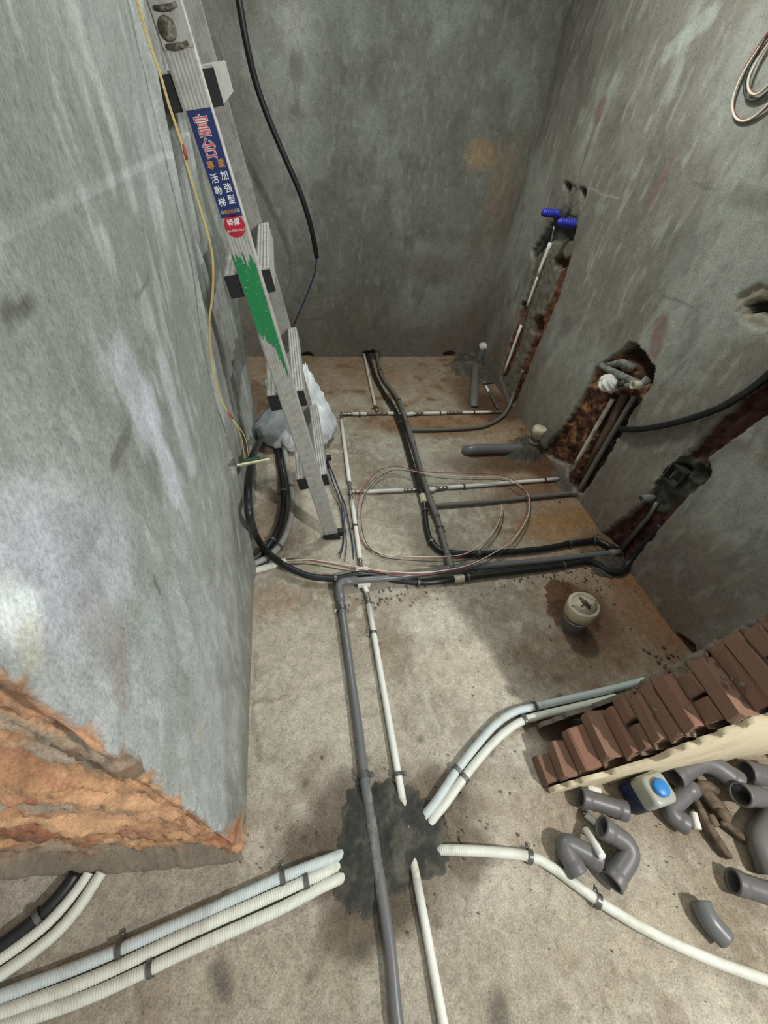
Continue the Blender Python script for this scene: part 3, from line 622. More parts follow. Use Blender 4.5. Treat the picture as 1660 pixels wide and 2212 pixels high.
# risers up the wall chases
P = np.vstack([onz(1231, 1031, ZP), onx(1236, 1016, XR - .012)]); v, f = tube(P, RS, 10); mesh('fitting', v, f, MSTEEL, wp)
sleeve(wp, 'sleeve', onx(1237, 1014, XR - .012), onx(1324, 862, XR - .004), RW, MSLEEVE2)
P = np.vstack([onz(1084, 823, ZP), onx(1090, 806, XR + .002), onx(1128, 702, XR + .004), onx(1146, 655, XR + .004), onx(1192, 520, XR - .002), onx(1198, 488, XR - .004)])
v, f = tube(resample(P, .02), .006, 10); mesh('riser_pipe', v, f, MSTEEL, wp)
sleeve(wp, 'sleeve', onx(1090, 804, XR - .004), onx(1127, 702, XR + .001), .0115, MSLEEVE); sleeve(wp, 'sleeve', onx(1139, 662, XR - .001), onx(1163, 595, XR - .002), .0095, MSLEEVE); sleeve(wp, 'sleeve', onx(1163, 595, XR - .002), onx(1190, 524, XR - .003), .014, MSLEEVE)
for c, Ln, s_ in [((767.5, 1137), [(760, 1081), (778, 1205)], -1), ((807, 1367), [(797, 1307), (815, 1420)], -1), ((860, 1673), [(852, 1630), (868, 1720)], 1), ((777, 894), [(762, 894), (793, 894)], 1), ((951, 892.3), [(915, 893), (965, 892)], 1), ((1024, 890.6), [(999, 891), (1059, 890)], 1), ((1002, 1050.3), [(968, 1053), (1204, 1035)], 1), ((1177, 1037), [(968, 1053), (1204, 1035)], 1)]:
    A, B = onz(*Ln[0], ZP), onz(*Ln[1], ZP); q = onz(*c, ZP); T = B - A; clamp(wp, A + T * (q - A).dot(T) / T.dot(T), T, RW, .012, s_, c[1] in (894, 1367))
# short white stub from the back wall
P = pts([(786, 762), (789, 775), (812, 880)], ZP); t = simple('white_pipe_stub', 'short straight white sleeved pipe coming out of the back wall foot', 'pipe', P, RW, MSLEEVE2, clamps=[(804, 841)], side=-1)
v, f = tube(pts([(811, 876), (814, 888)], ZP), RS + .002, 10); mesh('fitting', v, f, MSTEEL, t)

# --- black conduits
RB = .016
P = catmull(np.vstack([pts([(792, 762, .03), (801, 784), (812, 817), (831, 852, .02), (847, 874, .034), (861, 901, .044), (872, 939, .026), (893, 1012, .03), (907, 1053, .044), (915, 1080, .036), (918, 1101, .022), (921, 1134), (929, 1164), (942, 1181), (959, 1191), (1000, 1196), (1041, 1196), (1160, 1187), (1235, 1174), (1288, 1168), (1318, 1180, .03)], RB), [onx(1345, 1188, XR + .015), onx(1372, 1150, XR + .02), onx(1405, 1108, XR + .02)]]), .01)
t = simple('black_conduit', 'long black conduit beside the grey pipe, curving into the right hand wall chase', 'conduit', P, RB, MBLK, 14, None, [(839, 862), (865, 915), (918, 1101), (932, 1167), (1041, 1196), (1236, 1174), (1288, 1168)], 1, False, base=onz(921, 1134))
q, T = near(P, (914.5, 1078)); T = T / np.linalg.norm(T); sleeve(t, 'coupler', q - T * .03, q + T * .03, RB + .004, MBEIGE)
P2 = catmull(np.vstack([[onx(566, 946, -.262), onx(556, 964, -.262), onx(546, 987, -.258), onx(538, 1035, -.25), onx(536, 1078, -.245), onx(541, 1122, -.236)], pts([(558, 1166, .06), (583, 1197, .055), (616, 1222, .05), (664, 1243, .04), (702, 1249, .036), (731, 1249, .036), (779, 1240, .046), (812, 1240, .036), (856, 1253, .018), (917, 1258, .016), (965, 1253, .016), (1011, 1247, .016), (1042, 1243, .016), (1110, 1235, .016), (1194, 1225, .016), (1266, 1213, .016), (1290, 1219, .016), (1318, 1234, .016), (1341, 1235, .02)], RB), [onx(1362, 1212, XR - .005), onx(1390, 1180, XR + .012), onx(1428, 1135, XR + .016)]]), .01)
t = simple('black_conduit', 'black conduit looping up beside the ladder foot then along the near grey pipe', 'conduit', P2, RB, MBLK, 14, None, [(731, 1249), (918, 1258), (1042, 1243), (1266, 1213)], 1, False, base=onz(664, 1243))
q, T = near(P2, (1024, 1245)); T = T / np.linalg.norm(T); sleeve(t, 'coupler', q - T * .026, q + T * .026, RB + .004, MBEIGE)
P3 = catmull(pts([(598, 918, .06), (600, 946), (602, 987), (608, 1025), (612, 1054), (613, 1083), (608, 1122), (596, 1154), (583, 1176), (564, 1196), (546, 1209)], RB), .01)
t = simple('black_conduit', 'black conduit curving from under the plastic bag into the left wall foot', 'conduit', P3, RB, MBLK, 14, None, [(612, 1062), (588, 1168)], -1, True)
P4 = catmull(pts([(613, 962, .04), (623, 1016), (629, 1050), (632, 1083), (627, 1122), (616, 1156), (600, 1183), (577, 1204), (547, 1219)], .0155), .01)
t = simple('grey_conduit', 'pale grey conduit curving beside the inner black conduit into the left wall foot', 'conduit', P4, .0155, MCDG, 14, None, [(629, 1052), (602, 1180)], -1, False)
P5 = catmull(pts([(548, 1233), (577, 1225, .02), (600, 1217, .028), (618, 1210, .032)], .0155), .01)
t = thing('white_conduit_stub', 'short white conduit end at the left wall foot with wires coming out', 'conduit', P5[0])
v, f = hollow(P5, .0155, .0125, 16); mesh('tube', v, f, MCDW, t)

# --- ribbed white conduits near the camera
RC = .0150
def ribbed(label, L, m, clamps, group=None, side=1, name='corrugated_conduit', r=RC, z=None):
    P = catmull(pts(L, z or r), .01); return simple(name, label, 'conduit', P, r, m, 10, group, clamps, side, False, ribs=True, base=P[len(P) // 2])
ribbed('bluish white corrugated conduit, uppermost of the three parallel conduits at lower left', [(-120, 2205), (0, 2153), (200, 2076), (400, 1988), (540, 1926), (612, 1894), (700, 1860), (722, 1852, .006), (752, 1838, -.022)], MCDB, [(255, 2052), (613, 1894)], None, 1)
ribbed('white corrugated conduit, middle of the three parallel conduits at lower left', [(-120, 2238), (0, 2188), (200, 2113), (400, 2019), (540, 1957), (612, 1925), (690, 1890), (716, 1878, .004), (742, 1864, -.024)], MCDW, [(666, 1901)], None, 1)
ribbed('white corrugated conduit, lowest and nearest of the three parallel conduits at lower left', [(-120, 2270), (0, 2221), (200, 2149), (400, 2056), (540, 1993), (612, 1960), (700, 1914), (728, 1901, .006), (760, 1886, -.022)], MCDW, [(328, 2094)], None, 1)
ribbed('bluish white corrugated conduit, upper one of the pair bending towards the brick jamb', [(900, 1788, -.024), (922, 1757, .006), (945, 1728), (985, 1668), (1030, 1610), (1072, 1564), (1112, 1538), (1155, 1527), (1220, 1512), (1300, 1494), (1350, 1482), (1392, 1470)], MCDB, [(988, 1664), (1155, 1527)], None, -1)
ribbed('white corrugated conduit, lower one of the pair bending towards the brick jamb', [(914, 1802, -.026), (936, 1768, .004), (962, 1736), (1003, 1680), (1050, 1622), (1090, 1583), (1128, 1558), (1170, 1545), (1230, 1531), (1300, 1514), (1330, 1506)], MCDW, [(1003, 1680), (1130, 1557)], None, 1)
ribbed('single white corrugated conduit curving away to the lower right past loose elbows', [(926, 1838, -.026), (962, 1836, .006), (1000, 1837), (1060, 1840), (1145, 1850), (1200, 1878), (1292, 1945), (1400, 2010), (1520, 2066), (1660, 2118), (1760, 2150)], MCDW, [(1145, 1850), (1293, 1945)], None, 1)
ribbed('white corrugated conduit, left one of two beneath the broken brick wall end', [(-90, 2120), (0, 2071), (88, 2007), (140, 1955), (180, 1904), (192, 1885)], MCDW, [], None, 1)
ribbed('white corrugated conduit, right one of two beneath the broken brick wall end', [(-90, 2155), (0, 2106), (106, 2029), (165, 1966), (207, 1904), (220, 1884)], MCDW, [], None, 1)
P = catmull(pts([(-90, 2095), (0, 2045), (85, 1979), (125, 1939), (152, 1905), (164, 1885)], .018), .01)
simple('black_conduit', 'thick black conduit lying outermost beneath the broken brick wall end', 'conduit', P, .018, MBLK, 14, None, [(85, 1978)], -1, False, base=P[len(P) // 2])

# ================================================================== DRAIN STUBS
t = thing('drain_pipe', 'grey drain elbow by the back wall with white rag in its stub', 'pipe', onz(1030, 830))
RD = .037
P = pts([(1028, 783, .02), (1027, 800, .025), (1025, 850, .025), (1024, 868, .018), (1024, 880, -.01)], RD); v, f = tube(resample(catmull(P, .01), .01), RD, 18); mesh('floor_pipe', v, f, MPVCD, t)
pb = onz(1033, 790, 0); Pn = np.array([pb + V3([0, .02, .0]), pb + V3([.01, .03, .06]), pb + V3([.02, .04, .155])]); v, f = tube(resample(Pn, .01), RD, 18); mesh('stub', v, f, MFIT, t)
def blob(c, rx, ry, rz, seed, amp=.25, fr=3., sub=3):
    bm = bmesh.new(); bmesh.ops.create_icosphere(bm, subdivisions=sub, radius=1)
    v = np.array([q.co[:] for q in bm.verts]); f = [[q.index for q in p.verts] for p in bm.faces]; bm.free()
    d = 1 + amp * (fbm(v[:, 0] * fr + v[:, 2] * 2 + 20, v[:, 1] * fr + 30 - v[:, 2] * fr, seed, 3) - .5) * 2
    return v * d[:, None] * [rx, ry, rz] + np.asarray(c), f
v, f = blob(Pn[2] + [.004, .005, .015], .044, .044, .038, 3); mesh('rag_plug', v, f, MCLOTH, t)['label'] = 'white rag stuffed in the pipe end'
t = thing('drain_pipe', 'grey drain pipe lying on the floor towards a pale capped stub at the right wall', 'pipe', onz(1060, 970))
P = pts([(1008, 976, -.012), (1010, 974, .02), (1024, 971), (1060, 970), (1125, 970, .03)], RD); v, f = tube(resample(catmull(P, .01), .01), RD, 18); mesh('floor_pipe', v, f, MPVC, t)
pb = onz(1147, 972, 0); Pn = np.array([pb, pb + [.0, 0, .08], pb + [.0, 0, .165]]); Pn[:, 0] = np.minimum(Pn[:, 0], XR - .055); v, f = tube(resample(Pn, .012), RD, 18); mesh('stub', v, f, MFIT, t)
Q = Pn[2] + np.array([[0, 0, -.045], [0, 0, .0], [0, 0, .022], [0, 0, .026], [0, 0, .026]]); v, f = tube(Q, [.044, .047, .047, .042, .012], 22); o = mesh('cap', v, f, MCAPB, t); o['label'] = 'chalky white cap'
v, f = tube(Pn[1] + np.array([[0, 0, -.004], [0, 0, .004]]), RD + .002, 20); mesh('band', v, f, MSLEEVE2, t)
t = thing('drain_stub', 'upright grey drain stub with broad beige cap in a dug hole near brick jamb', 'pipe', onz(1236, 1345))
b0 = V3([1.185, .815, 0]); pb = onz(1236, 1348, 0)
tp = onz(1262, 1306, .17); ax = np.array([pb - [0, 0, .02], pb + (tp - pb) * .6, pb + (tp - pb) * .65]); v, f = tube(resample(ax, .012), .055, 26); mesh('stub', v, f, MFIT, t)
dd = (tp - pb) / np.linalg.norm(tp - pb); q0 = pb + (tp - pb) * .62
Q = np.array([q0, q0 + dd * .002, tp, tp + dd * .006, tp + dd * .0065, tp + dd * .004, tp + dd * .004]); v, f = tube(Q, [.059, .066, .067, .064, .055, .052, .01], 28); o = mesh('cap', v, f, MCAPB, t); o['label'] = 'beige dusty cap'
v, f = tube(np.array([pb + (tp - pb) * .42, pb + (tp - pb) * .44]), .0565, 26); mesh('band', v, f, MSLEEVE2, t)
Bm = basis(dd, (0, 1, 0)); s1, s2 = Bm[:, 1], Bm[:, 2]; cp = tp + dd * .006
v, f = merge([tube(np.array([cp - s2 * .03 + s1 * .012, cp + dd * .012, cp + s2 * .034 - s1 * .004]), [.005, .010, .004], 8), tube(np.array([cp - s1 * .022 - s2 * .012, cp + dd * .006, cp + s1 * .022 - s2 * .014]), [.003, .005, .003], 8)]); o = mesh('centre_plug', v, f, MTOOL, t); o['label'] = 'brown plug in the middle of the cap'

# ================================================================== FIXTURES IN THE WALL CHASES
t = thing('shower_valve', 'grimy valve body with two blue plugs high in the narrow wall chase', 'valve', onx(1220, 480, XR))
c1, c2 = onx(1203, 462, XR - .01), onx(1238, 483, XR - .01)
Bd = (c2 - c1); v, f = tube(np.array([c1 - Bd * .25 + [.03, 0, 0], c1 + [.025, 0, 0], (c1 + c2) / 2 + [.025, 0, 0], c2 + [.025, 0, 0], c2 + Bd * .25 + [.03, 0, 0]]), [.018, .026, .022, .026, .018], 14); mesh('valve_body', v, f, MBRZ, t)
v, f = tube(np.array([(c1 + c2) / 2 + [.02, 0, .0], (c1 + c2) / 2 + [.025, 0, .10]]), [.02, .014], 12); mesh('outlet', v, f, MBRZ, t)
for c in (c1, c2):
    xx_ = np.linspace(.01, -.105, 28); Q = c + np.stack([xx_, xx_ * 0, xx_ * 0], 1); rr = .020 + .004 * (np.arange(28) // 2 % 2); rr[:5] = .027; rr[-2:] = .016
    v, f = tube(Q, rr, 14); o = mesh('plug', v, f, MBLUE, t); o['label'] = 'blue ribbed plastic plug'
t = thing('mixer_rough_in', 'mortar-coated cross of pipes with white cloth stuffed in, middle wall chase', 'valve', onx(1350, 820, XR))
A, B, Cc, Dd = onx(1298, 790, XR - .012), onx(1385, 832, XR - .02), onx(1335, 835, XR - .03), onx(1402, 818, XR - .005)
v, f = tube(np.linspace(A, B, 8), .019, 14); mesh('pipe', v, f, MMORP, t)
v, f = tube(np.array([onx(1308, 792, XR + .0), onx(1345, 783, XR - .005), onx(1372, 797, XR + .02)]), .020, 14); mesh('pipe', v, f, MMORP, t)
v, f = tube(np.array([Cc, (Cc + B) / 2, B, Dd]), [.014, .017, .019, .02], 14); mesh('pipe', v, f, MMORP, t)
E0 = B + [-.01, 0, 0]; v, f = hollow(np.array([E0 + [.02, 0, 0], E0 + [-.04, 0, 0]]), .021, .013, 16); mesh('pipe_mouth', v, f, MCAPB, t)
v, f = tube(np.array([onx(1338, 830, XR - .04), onx(1352, 828, XR - .035)]), .018, 12); mesh('nipple', v, f, MBRZ, t)
v1 = blob(onx(1316, 829, XR - .04), .05, .06, .042, 8, .35, 2.4, 4); v, f = v1; o = mesh('cloth_plug', v, f, MCLOTH, t); o['label'] = 'crumpled white cloth'
t = thing('wall_pipe_stub', 'open grey pipe stub jutting out of the slanting right hand chase', 'pipe', onx(1408, 1078, XR))
E1_ = onx(1412, 1076, XR + .01); v, f = hollow(np.array([E1_, E1_ + [-.03, 0, 0], E1_ + [-.075, 0, -.004]]), .019, .0145, 18); mesh('tube', v, f, MMORP, t)
v, f = tube(np.array([onx(1345, 1185, XR + .01), onx(1400, 1118, XR + .012), onx(1420, 1085, XR + .012)]), .011, 12); mesh('riser', v, f, MPVCD, t)
P = catmull(np.array([onx(1340, 926, XR - .005), onx(1372, 928, XR - .022), onx(1420, 922, XR - .022), onx(1480, 908, XR - .022), onx(1545, 886, XR - .022), onx(1590, 862, XR - .02), onx(1640, 828, XR - .01), onx(1700, 775, XR - .008)]), .01)
simple('corrugated_hose', 'black ribbed hose strung along the wall between the middle and right chases', 'conduit', P, .0155, MBLK, 10, None, ribs=True)
t = simple('dark_riser_pipe', 'dark conduit standing upright in the middle wall chase between two other pipes', 'conduit', np.array([onx(1262, 1030, XR + .03), onx(1300, 955, XR + .035), onx(1352, 850, XR + .035)]), .024, MDKBROWN, 14)
t = thing('junction_box', 'small dark mortar-smeared back box set in the slanting right hand chase', 'box', onx(1465, 1025, XR))
c0 = onx(1464, 1027, XR + .015); 
v, f = merge([box(c0 + [.02, 0, 0], .006, .085, .085), box(c0 + [0, .042, 0], .045, .006, .09), box(c0 - [0, .042, 0], .045, .006, .09), box(c0 + [0, 0, .042], .045, .085, .006), box(c0 - [0, 0, .042], .045, .085, .006)]); mesh('box_shell', v, f, MBRZ, t, False)
v, f = box(c0 + [.01, .02, .0], .03, .006, .07); mesh('divider', v, f, MMORP, t, False)

# ================================================================== WIRES
def wires(parent, L, offs, mats, r, jit, seed, names=None):
    base = catmull(L, .012) if len(L) > 2 else np.asarray(L)
    for k, (of, m) in enumerate(zip(offs, mats)):
        n = len(base); s_ = np.linspace(0, 1, n); rr_ = np.random.RandomState(seed + k)
        w = np.zeros((n, 3))
        for q in range(4): w += jit * np.sin(s_[:, None] * (6 + 9 * q) * rr_.uniform(.6, 1.4) + rr_.uniform(0, 6, 3)[None]) * rr_.uniform(-1, 1, 3)[None] / (1 + q)
        w *= np.minimum(1, s_ * 12)[:, None]
        P = base + w + np.asarray(of); P[:, 2] = np.maximum(P[:, 2], r) if P[:, 2].max() < 1 else P[:, 2]
        v, f = tube(P, r, 6); o = mesh('wire', v, f, m, parent)
        if names: o['label'] = names[k]
loop = [(610, 1212, .033), (623, 1211, .04), (664, 1209, .06), (712, 1216, .07), (770, 1226, .075), (828, 1234, .075), (896, 1238, .07), (964, 1233, .065), (1018, 1221, .06), (1067, 1196, .055), (1108, 1164, .05), (1135, 1123, .05), (1143, 1088, .05), (1135, 1063, .055), (1113, 1044, .06), (1081, 1031, .06), (991, 1028, .07), (937, 1024, .075), (896, 1016, .07), (856, 1009, .06), (823, 1020, .05), (801, 1042, .045), (785, 1066, .045), (778, 1101, .04), (780, 1139, .035), (790, 1169, .03), (809, 1188, .03), (842, 1198, .035), (910, 1202, .055), (978, 1202, .055), (1013, 1196, .05), (1040, 1180, .04), (1067, 1153, .03), (1083, 1123, .03), (1087, 1093, .035)]
t = thing('wire_loop', 'big loose loop of white, red and dark wires lying over the floor pipes', 'wire', onz(785, 1066))
wires(t, pts(loop, .04), [(0, 0, 0), (-.012, .010, -.006), (.008, -.016, -.014)], [MWWIRE, MRWIRE, MGWIRE], .0022, .012, 3, ['white wire', 'dull red wire', 'dark green wire'])
t = thing('loose_wires', 'thin blue and black wire ends trailing on the floor beside the ladder foot', 'wire', onz(735, 1200))
for k, (L, m) in enumerate([([(688, 975, .05), (705, 1000, .06), (722, 1048, .05), (735, 1083, .03), (741, 1131, .01), (743, 1170, .006), (735, 1205, .005)], MBWIRE), ([(688, 975, .055), (708, 1000, .06), (725, 1040, .055), (740, 1083, .03), (745, 1131, .01), (749, 1174, .006), (745, 1213, .005)], MBWIRE), ([(690, 978, .05), (712, 1005, .06), (731, 1054, .05), (743, 1085, .03), (752, 1122, .01), (760, 1160, .006), (764, 1192, .005)], MGWIRE), ([(688, 980, .05), (706, 1010, .05), (724, 1055, .04), (737, 1090, .02), (743, 1140, .006), (740, 1180, .005), (732, 1198, .004)], MBLK), ([(690, 980, .05), (715, 1012, .05), (735, 1062, .04), (748, 1095, .02), (756, 1140, .008), (762, 1180, .006), (764, 1208, .005)], MBWIRE)]):
    v, f = tube(catmull(pts(L, .01), .012), .0024, 6); mesh('wire', v, f, m, t)
# cable hanging in front of the back wall
t = thing('hanging_cable', 'thick black cable hanging by the back wall with thin blue wire at its end', 'cable', ony(685, 556, 3.2))
P = catmull(np.array([ony(490, -120, 3.05), ony(516, 0, 3.05), ony(532, 90, 3.06), ony(552, 175, 3.08), ony(580, 255, 3.1), ony(618, 345, 3.12), ony(650, 420, 3.14), ony(672, 490, 3.17), ony(685, 556, 3.2)]), .02)
v, f = tube(P, .0165, 12); mesh('sheath', v, f, MBLK, t)
P = catmull(np.array([P[-1], ony(680, 590, 3.2), ony(665, 632, 3.2), ony(648, 672, 3.2), ony(636, 700, 3.2), ony(620, 745, 3.2)]), .02)
v, f = tube(P, .005, 8); o = mesh('wire', v, f, MBWIRE, t); o['label'] = 'thin dark blue wire'
# yellow wire with a small panel on its end
def hang(px, py): 
    p = ony(px, py, 1.14); p[0] = max(p[0], wlx(p[1]) + .012); return p
t = thing('hanging_light_panel', 'square cream panel with green board hanging on a thin yellow wire pair', 'lamp', hang(540, 995))
Lw = [(284, -60), (298, 0), (318, 75), (346, 155), (366, 225), (394, 310), (402, 345), (415, 390), (440, 470), (458, 540), (462, 590), (460, 640), (454, 690), (455, 745), (462, 810), (478, 860), (495, 895)]
for k, (off, m, end) in enumerate([((0, 0, 0), MYEL, [(518, 925), (531, 948), (537, 985)]), ((-.002, -.002, .001), MYEL, [(512, 918), (524, 950), (530, 988)])]):
    P = catmull(np.array([hang(*q) for q in Lw + end]), .015) + V3(off)
    v, f = tube(P, .0014, 6); mesh('wire', v, f, m, t)
for a, b in [((396, 312), (403, 345)), ((492, 888), (503, 905))]:
    v, f = tube(np.array([hang(*a), (hang(*a) + hang(*b)) / 2, hang(*b)]), [.0035, .0045, .0035], 8); o = mesh('tape_joint', v, f, mat('red_tape', (146, 66, 66), .5) if 'red_tape' not in bpy.data.materials else bpy.data.materials['red_tape'], t); o['label'] = 'red taped joint'
pc = hang(543, 999) + V3([.01, 0, 0]); tl = np.array(Matrix.Rotation(math.radians(-14), 3, 'Y') @ Matrix.Rotation(math.radians(-40), 3, 'X') @ Matrix.Rotation(math.radians(12), 3, 'Z'))
v, f = box(pc, .108, .072, .005, tl, .001); mesh('panel', v, f, MCREAM, t, False)
v, f = box(pc + tl @ V3([-.004, .004, .010]), .056, .046, .014, tl, .002); mesh('circuit_board', v, f, MPCB, t, False)
v, f = box(pc + tl @ V3([.036, .004, .004]), .02, .05, .003, tl); mesh('edge_strip', v, f, MPCB, t, False)
# wire coil hanging on the right wall at the frame edge
t = thing('hanging_wire_coil', 'coil of pinkish white wire hanging high on the right wall at frame edge', 'wire', onx(1668, 150, XR))
cc_ = onx(1668, 150, XR)
for k, (ry, rz, m, ox) in enumerate([(.115, .135, MWWIRE, -.012), (.123, .143, MRWIRE, -.008), (.068, .085, MWWIRE, -.02), (.074, .092, MRWIRE, -.016), (.095, .12, MGWIRE, -.014)]):
    a = np.linspace(0, 2 * math.pi, 60); Q = cc_ + np.stack([ox + .004 * np.sin(3 * a), ry * np.cos(a), rz * np.sin(a) + .01 * k], 1); v, f = tube(Q, .0042, 6, False); mesh('wire_turn', v, f, m, t)

# ================================================================== LADDER
lad = thing('ladder', 'aluminium ladder with sticker and green paint leaning on the left wall', 'ladder', (.105, 1.4, 0))
AX = V3([-.209, 0, .978]); AX /= np.linalg.norm(AX); WX = np.cross(V3([0, 1, 0]), AX); WX = WX / np.linalg.norm(WX)
if WX[0] < 0: WX = -WX
LB = V3([.105, 1.4, 0])
def lp(s_, w_, y_): return LB + AX * s_ + WX * w_ + y_ * (1 - .14 * s_) * V3([-.045, 1, .065])
def prism(prof, y0_, y1_, s0, s1):       # profile in (w,y) swept along the stile
    k = len(prof); v = [lp(s_, w_, y_) for s_ in (s0, s1) for (w_, y_) in prof]; f = [[i, (i + 1) % k, k + (i + 1) % k, k + i] for i in range(k)]
    return v, f + [list(range(k))[::-1], list(range(k, 2 * k))]
HW = .036; LEN = 1.94; LW = .60
rid = []
for i in range(15):                       # ribbed outer web
    w_ = -HW + .004 + (2 * HW - .008) * i / 14; rid.append((w_, -.0008 if i % 2 else 0))
near_prof = [(-HW, .002)] + rid + [(HW, .002), (HW, .024), (-HW, .024)]
v, f = prism(near_prof, 0, 0, .012, LEN); st_ = mesh('stile', v, f, MALU, lad, False)
far_prof = [(-HW, LW), (HW, LW), (HW, LW + .024), (-HW, LW + .024)]
far_prof = [(-HW, LW)] + [(w_, LW + q_ * .5) for w_, q_ in rid] + far_prof[1:]
v, f = prism(far_prof, 0, 0, -.02, LEN); mesh('stile', v, f, MALUD, lad, False)
for y_ in (-.003, LW - .003):
    v, f = prism([(-HW - .004, y_ - .012), (HW + .004, y_ - .012), (HW + .004, y_ + .032), (-HW - .004, y_ + .032)], 0, 0, -.012 if y_ < .1 else -.045, .02 if y_ > .1 else .032); v = np.array(v); v[:, 2] = np.maximum(v[:, 2], .001); o = mesh('foot', v, f, MRUBBER, lad, False)
    v, f = box(lp(.02, HW + .012, y_ + .016), .03, .03, .03, None, .004); mesh('foot_clip', v, f, MRUBBER, lad, False)
TD, TH = .0605, .064
for i, zt in enumerate([.422, .838, 1.238, 1.640]):
    s_ = zt / AX[2]; sc = 1 - .0 * i
    # two ridged hollow tread rails per step, one on each side of the stile pair
    for sgn in (1, -1):
        wa, wb_ = (HW * .55, TD) if sgn > 0 else (-TD - .018, -HW * .55)
        tops = []; n = 9
        for q in range(n): tops.append((wa + (wb_ - wa) * q / (n - 1), s_ + (.0018 if q % 2 else 0)))
        prof = tops[::-1] + [(wa, s_ - TH), (wb_, s_ - TH)]
        k = len(prof); ya, yb = .012, LW + .01
        v = [lp(b_, a_, y_) for y_ in (ya, yb) for (a_, b_) in prof]; f = [[j, (j + 1) % k, k + (j + 1) % k, k + j] for j in range(k)] + [list(range(k))[::-1], list(range(k, 2 * k))]
        rg = mesh('rung', v, f, MALU, lad, False)
        prof2 = [(wa - .001, s_ - .004), (wb_ + .001, s_ - .004), (wb_ + .001, s_ - TH - .002), (wa - .001, s_ - TH - .002)]
        v = [lp(b_, a_, y_) for y_ in (ya - .004, ya + .01) for (a_, b_) in prof2]; f = [[0, 1, 2, 3], [7, 6, 5, 4], [0, 4, 5, 1], [1, 5, 6, 2], [2, 6, 7, 3], [3, 7, 4, 0]]
        ec = mesh('end_cap', v, f, MRUBBER, lad, False); ec.parent = rg
        ec.location = (0, 0, 0)
# hinge bracket with round boss high on the stile
def plate(name, w0, w1, s0, s1, m, dy=-.0032, th=.0015, parent=lad, n=1):
    v = [lp(s_, w_, y_) for y_ in (dy, dy + th) for (w_, s_) in ((w0, s0), (w1, s0), (w1, s1), (w0, s1))]
    return mesh(name, v, [[0, 1, 2, 3], [7, 6, 5, 4], [0, 4, 5, 1], [1, 5, 6, 2], [2, 6, 7, 3], [3, 7, 4, 0]], m, parent, False)
def ss(px, py):
    p = ony(px, py, 1.4 - .003); d = p - LB; return d.dot(AX), d.dot(WX)
MSMUD = mat('hinge_grime', (78, 72, 62), .8, .1, (132, 128, 116), 90, .45, .62, .3, 200)
sA, sB = ss(385, 105)[0], ss(345, 12)[0]
plate('hinge_plate', -HW + .004, HW - .002, sA, sB + .12, MALU, -.005, .004)
cS, cW = ss(362, 62); cen = lp(cS, cW, -.005); a = np.linspace(0, 2 * math.pi, 24)
v, f = tube(np.array([cen + [0, .001, 0], cen - [0, .002, 0], cen - [0, .0035, 0], cen - [0, .002, 0], cen - [0, .002, 0]]), [.019, .019, .016, .013, .004], 22); o = mesh('hinge_boss', v, f, MSMUD, lad)
for (px, py, dw, ds) in [(385, 100, .024, .010), (350, 18, .024, .011)]:
    s_, w_ = ss(px, py); v, f = tube(np.array([lp(s_ + .002, -dw, -.006), lp(s_, -dw * .3, -.0075), lp(s_, dw * .4, -.0075), lp(s_ + .003, dw, -.006)]), [.004, .0055, .005, .004], 10); mesh('grime_lump', v, f, MSMUD, lad)
# flat prints: sticker, red oval, green paint
s0, s1 = ss(505, 468)[0], ss(425, 236)[0]
stk = plate('sticker', -HW + .008, HW - .006, s0, s1, MBLUEST, -.0028, .0008)
def text(body, cs, cw, h, m, dy, name='lettering', sx=1.0, parent=stk, bold=0., out=None):
    c = bpy.data.curves.new(name, 'FONT'); c.body = body; c.size = h; c.align_x = 'CENTER'; c.align_y = 'CENTER'; c.offset = bold; c.extrude = .0001; c.resolution_u = 2
    o = bpy.data.objects.new(name, c); COL.objects.link(o); dg = bpy.context.evaluated_depsgraph_get(); me = bpy.data.meshes.new_from_object(o.evaluated_get(dg)); bpy.data.objects.remove(o)
    n = len(me.vertices); q = np.zeros(n * 3); me.vertices.foreach_get('co', q); q = q.reshape(-1, 3)
    if n == 0: print('NO GLYPHS', body); return None
    q[:, :2] -= (q[:, :2].max(0) + q[:, :2].min(0)) / 2
    P = np.array([lp(cs + b_, cw + a_ * sx, dy - z_) for a_, b_, z_ in q]); me.vertices.foreach_set('co', (P - V3(lad['base'])).ravel()); me.update()
    return link(name, me, parent, m)
def sp(f_): return s1 + (s0 - s1) * f_
WC = .001
for ch, f_ in (('富', .135), ('台', .325)):
    text(ch, sp(f_), WC - .002, .041, MWHT, -.0031, bold=.0011, sx=.92); text(ch, sp(f_), WC - .002, .041, MPINK, -.0036, sx=.92)
text('專', sp(.475), WC - .013, .0185, MORG, -.0031, bold=.0002); text('業', sp(.47), WC + .014, .0185, MORG, -.0031, bold=.0002)
for ch, f_ in (('加', .585), ('強', .705), ('型', .82)): text(ch, sp(f_), WC + .013, .0205, MWHT, -.0031, bold=.0002)
for ch, f_ in (('活', .60), ('動', .72), ('梯', .835)): text(ch, sp(f_), WC - .014, .0205, MWHT, -.0031, bold=.0002)
text('榮譽出品', sp(.94), WC, .0088, MORG, -.0031, bold=.0001)
for w_ in (-.022, .022): text('✳', sp(.94), WC + w_, .009, MWHT, -.0031)
so, wo = ss(503, 489); 
a = np.linspace(0, 2 * math.pi, 40, endpoint=False); v = [lp(so + .027 * math.sin(q), .001 + .028 * math.cos(q), y_) for y_ in (-.0028, -.002) for q in a]
ov = mesh('round_sticker', v, [list(range(40))] + [[i, (i + 1) % 40, 40 + (i + 1) % 40, 40 + i] for i in range(40)], MREDST, lad, False)
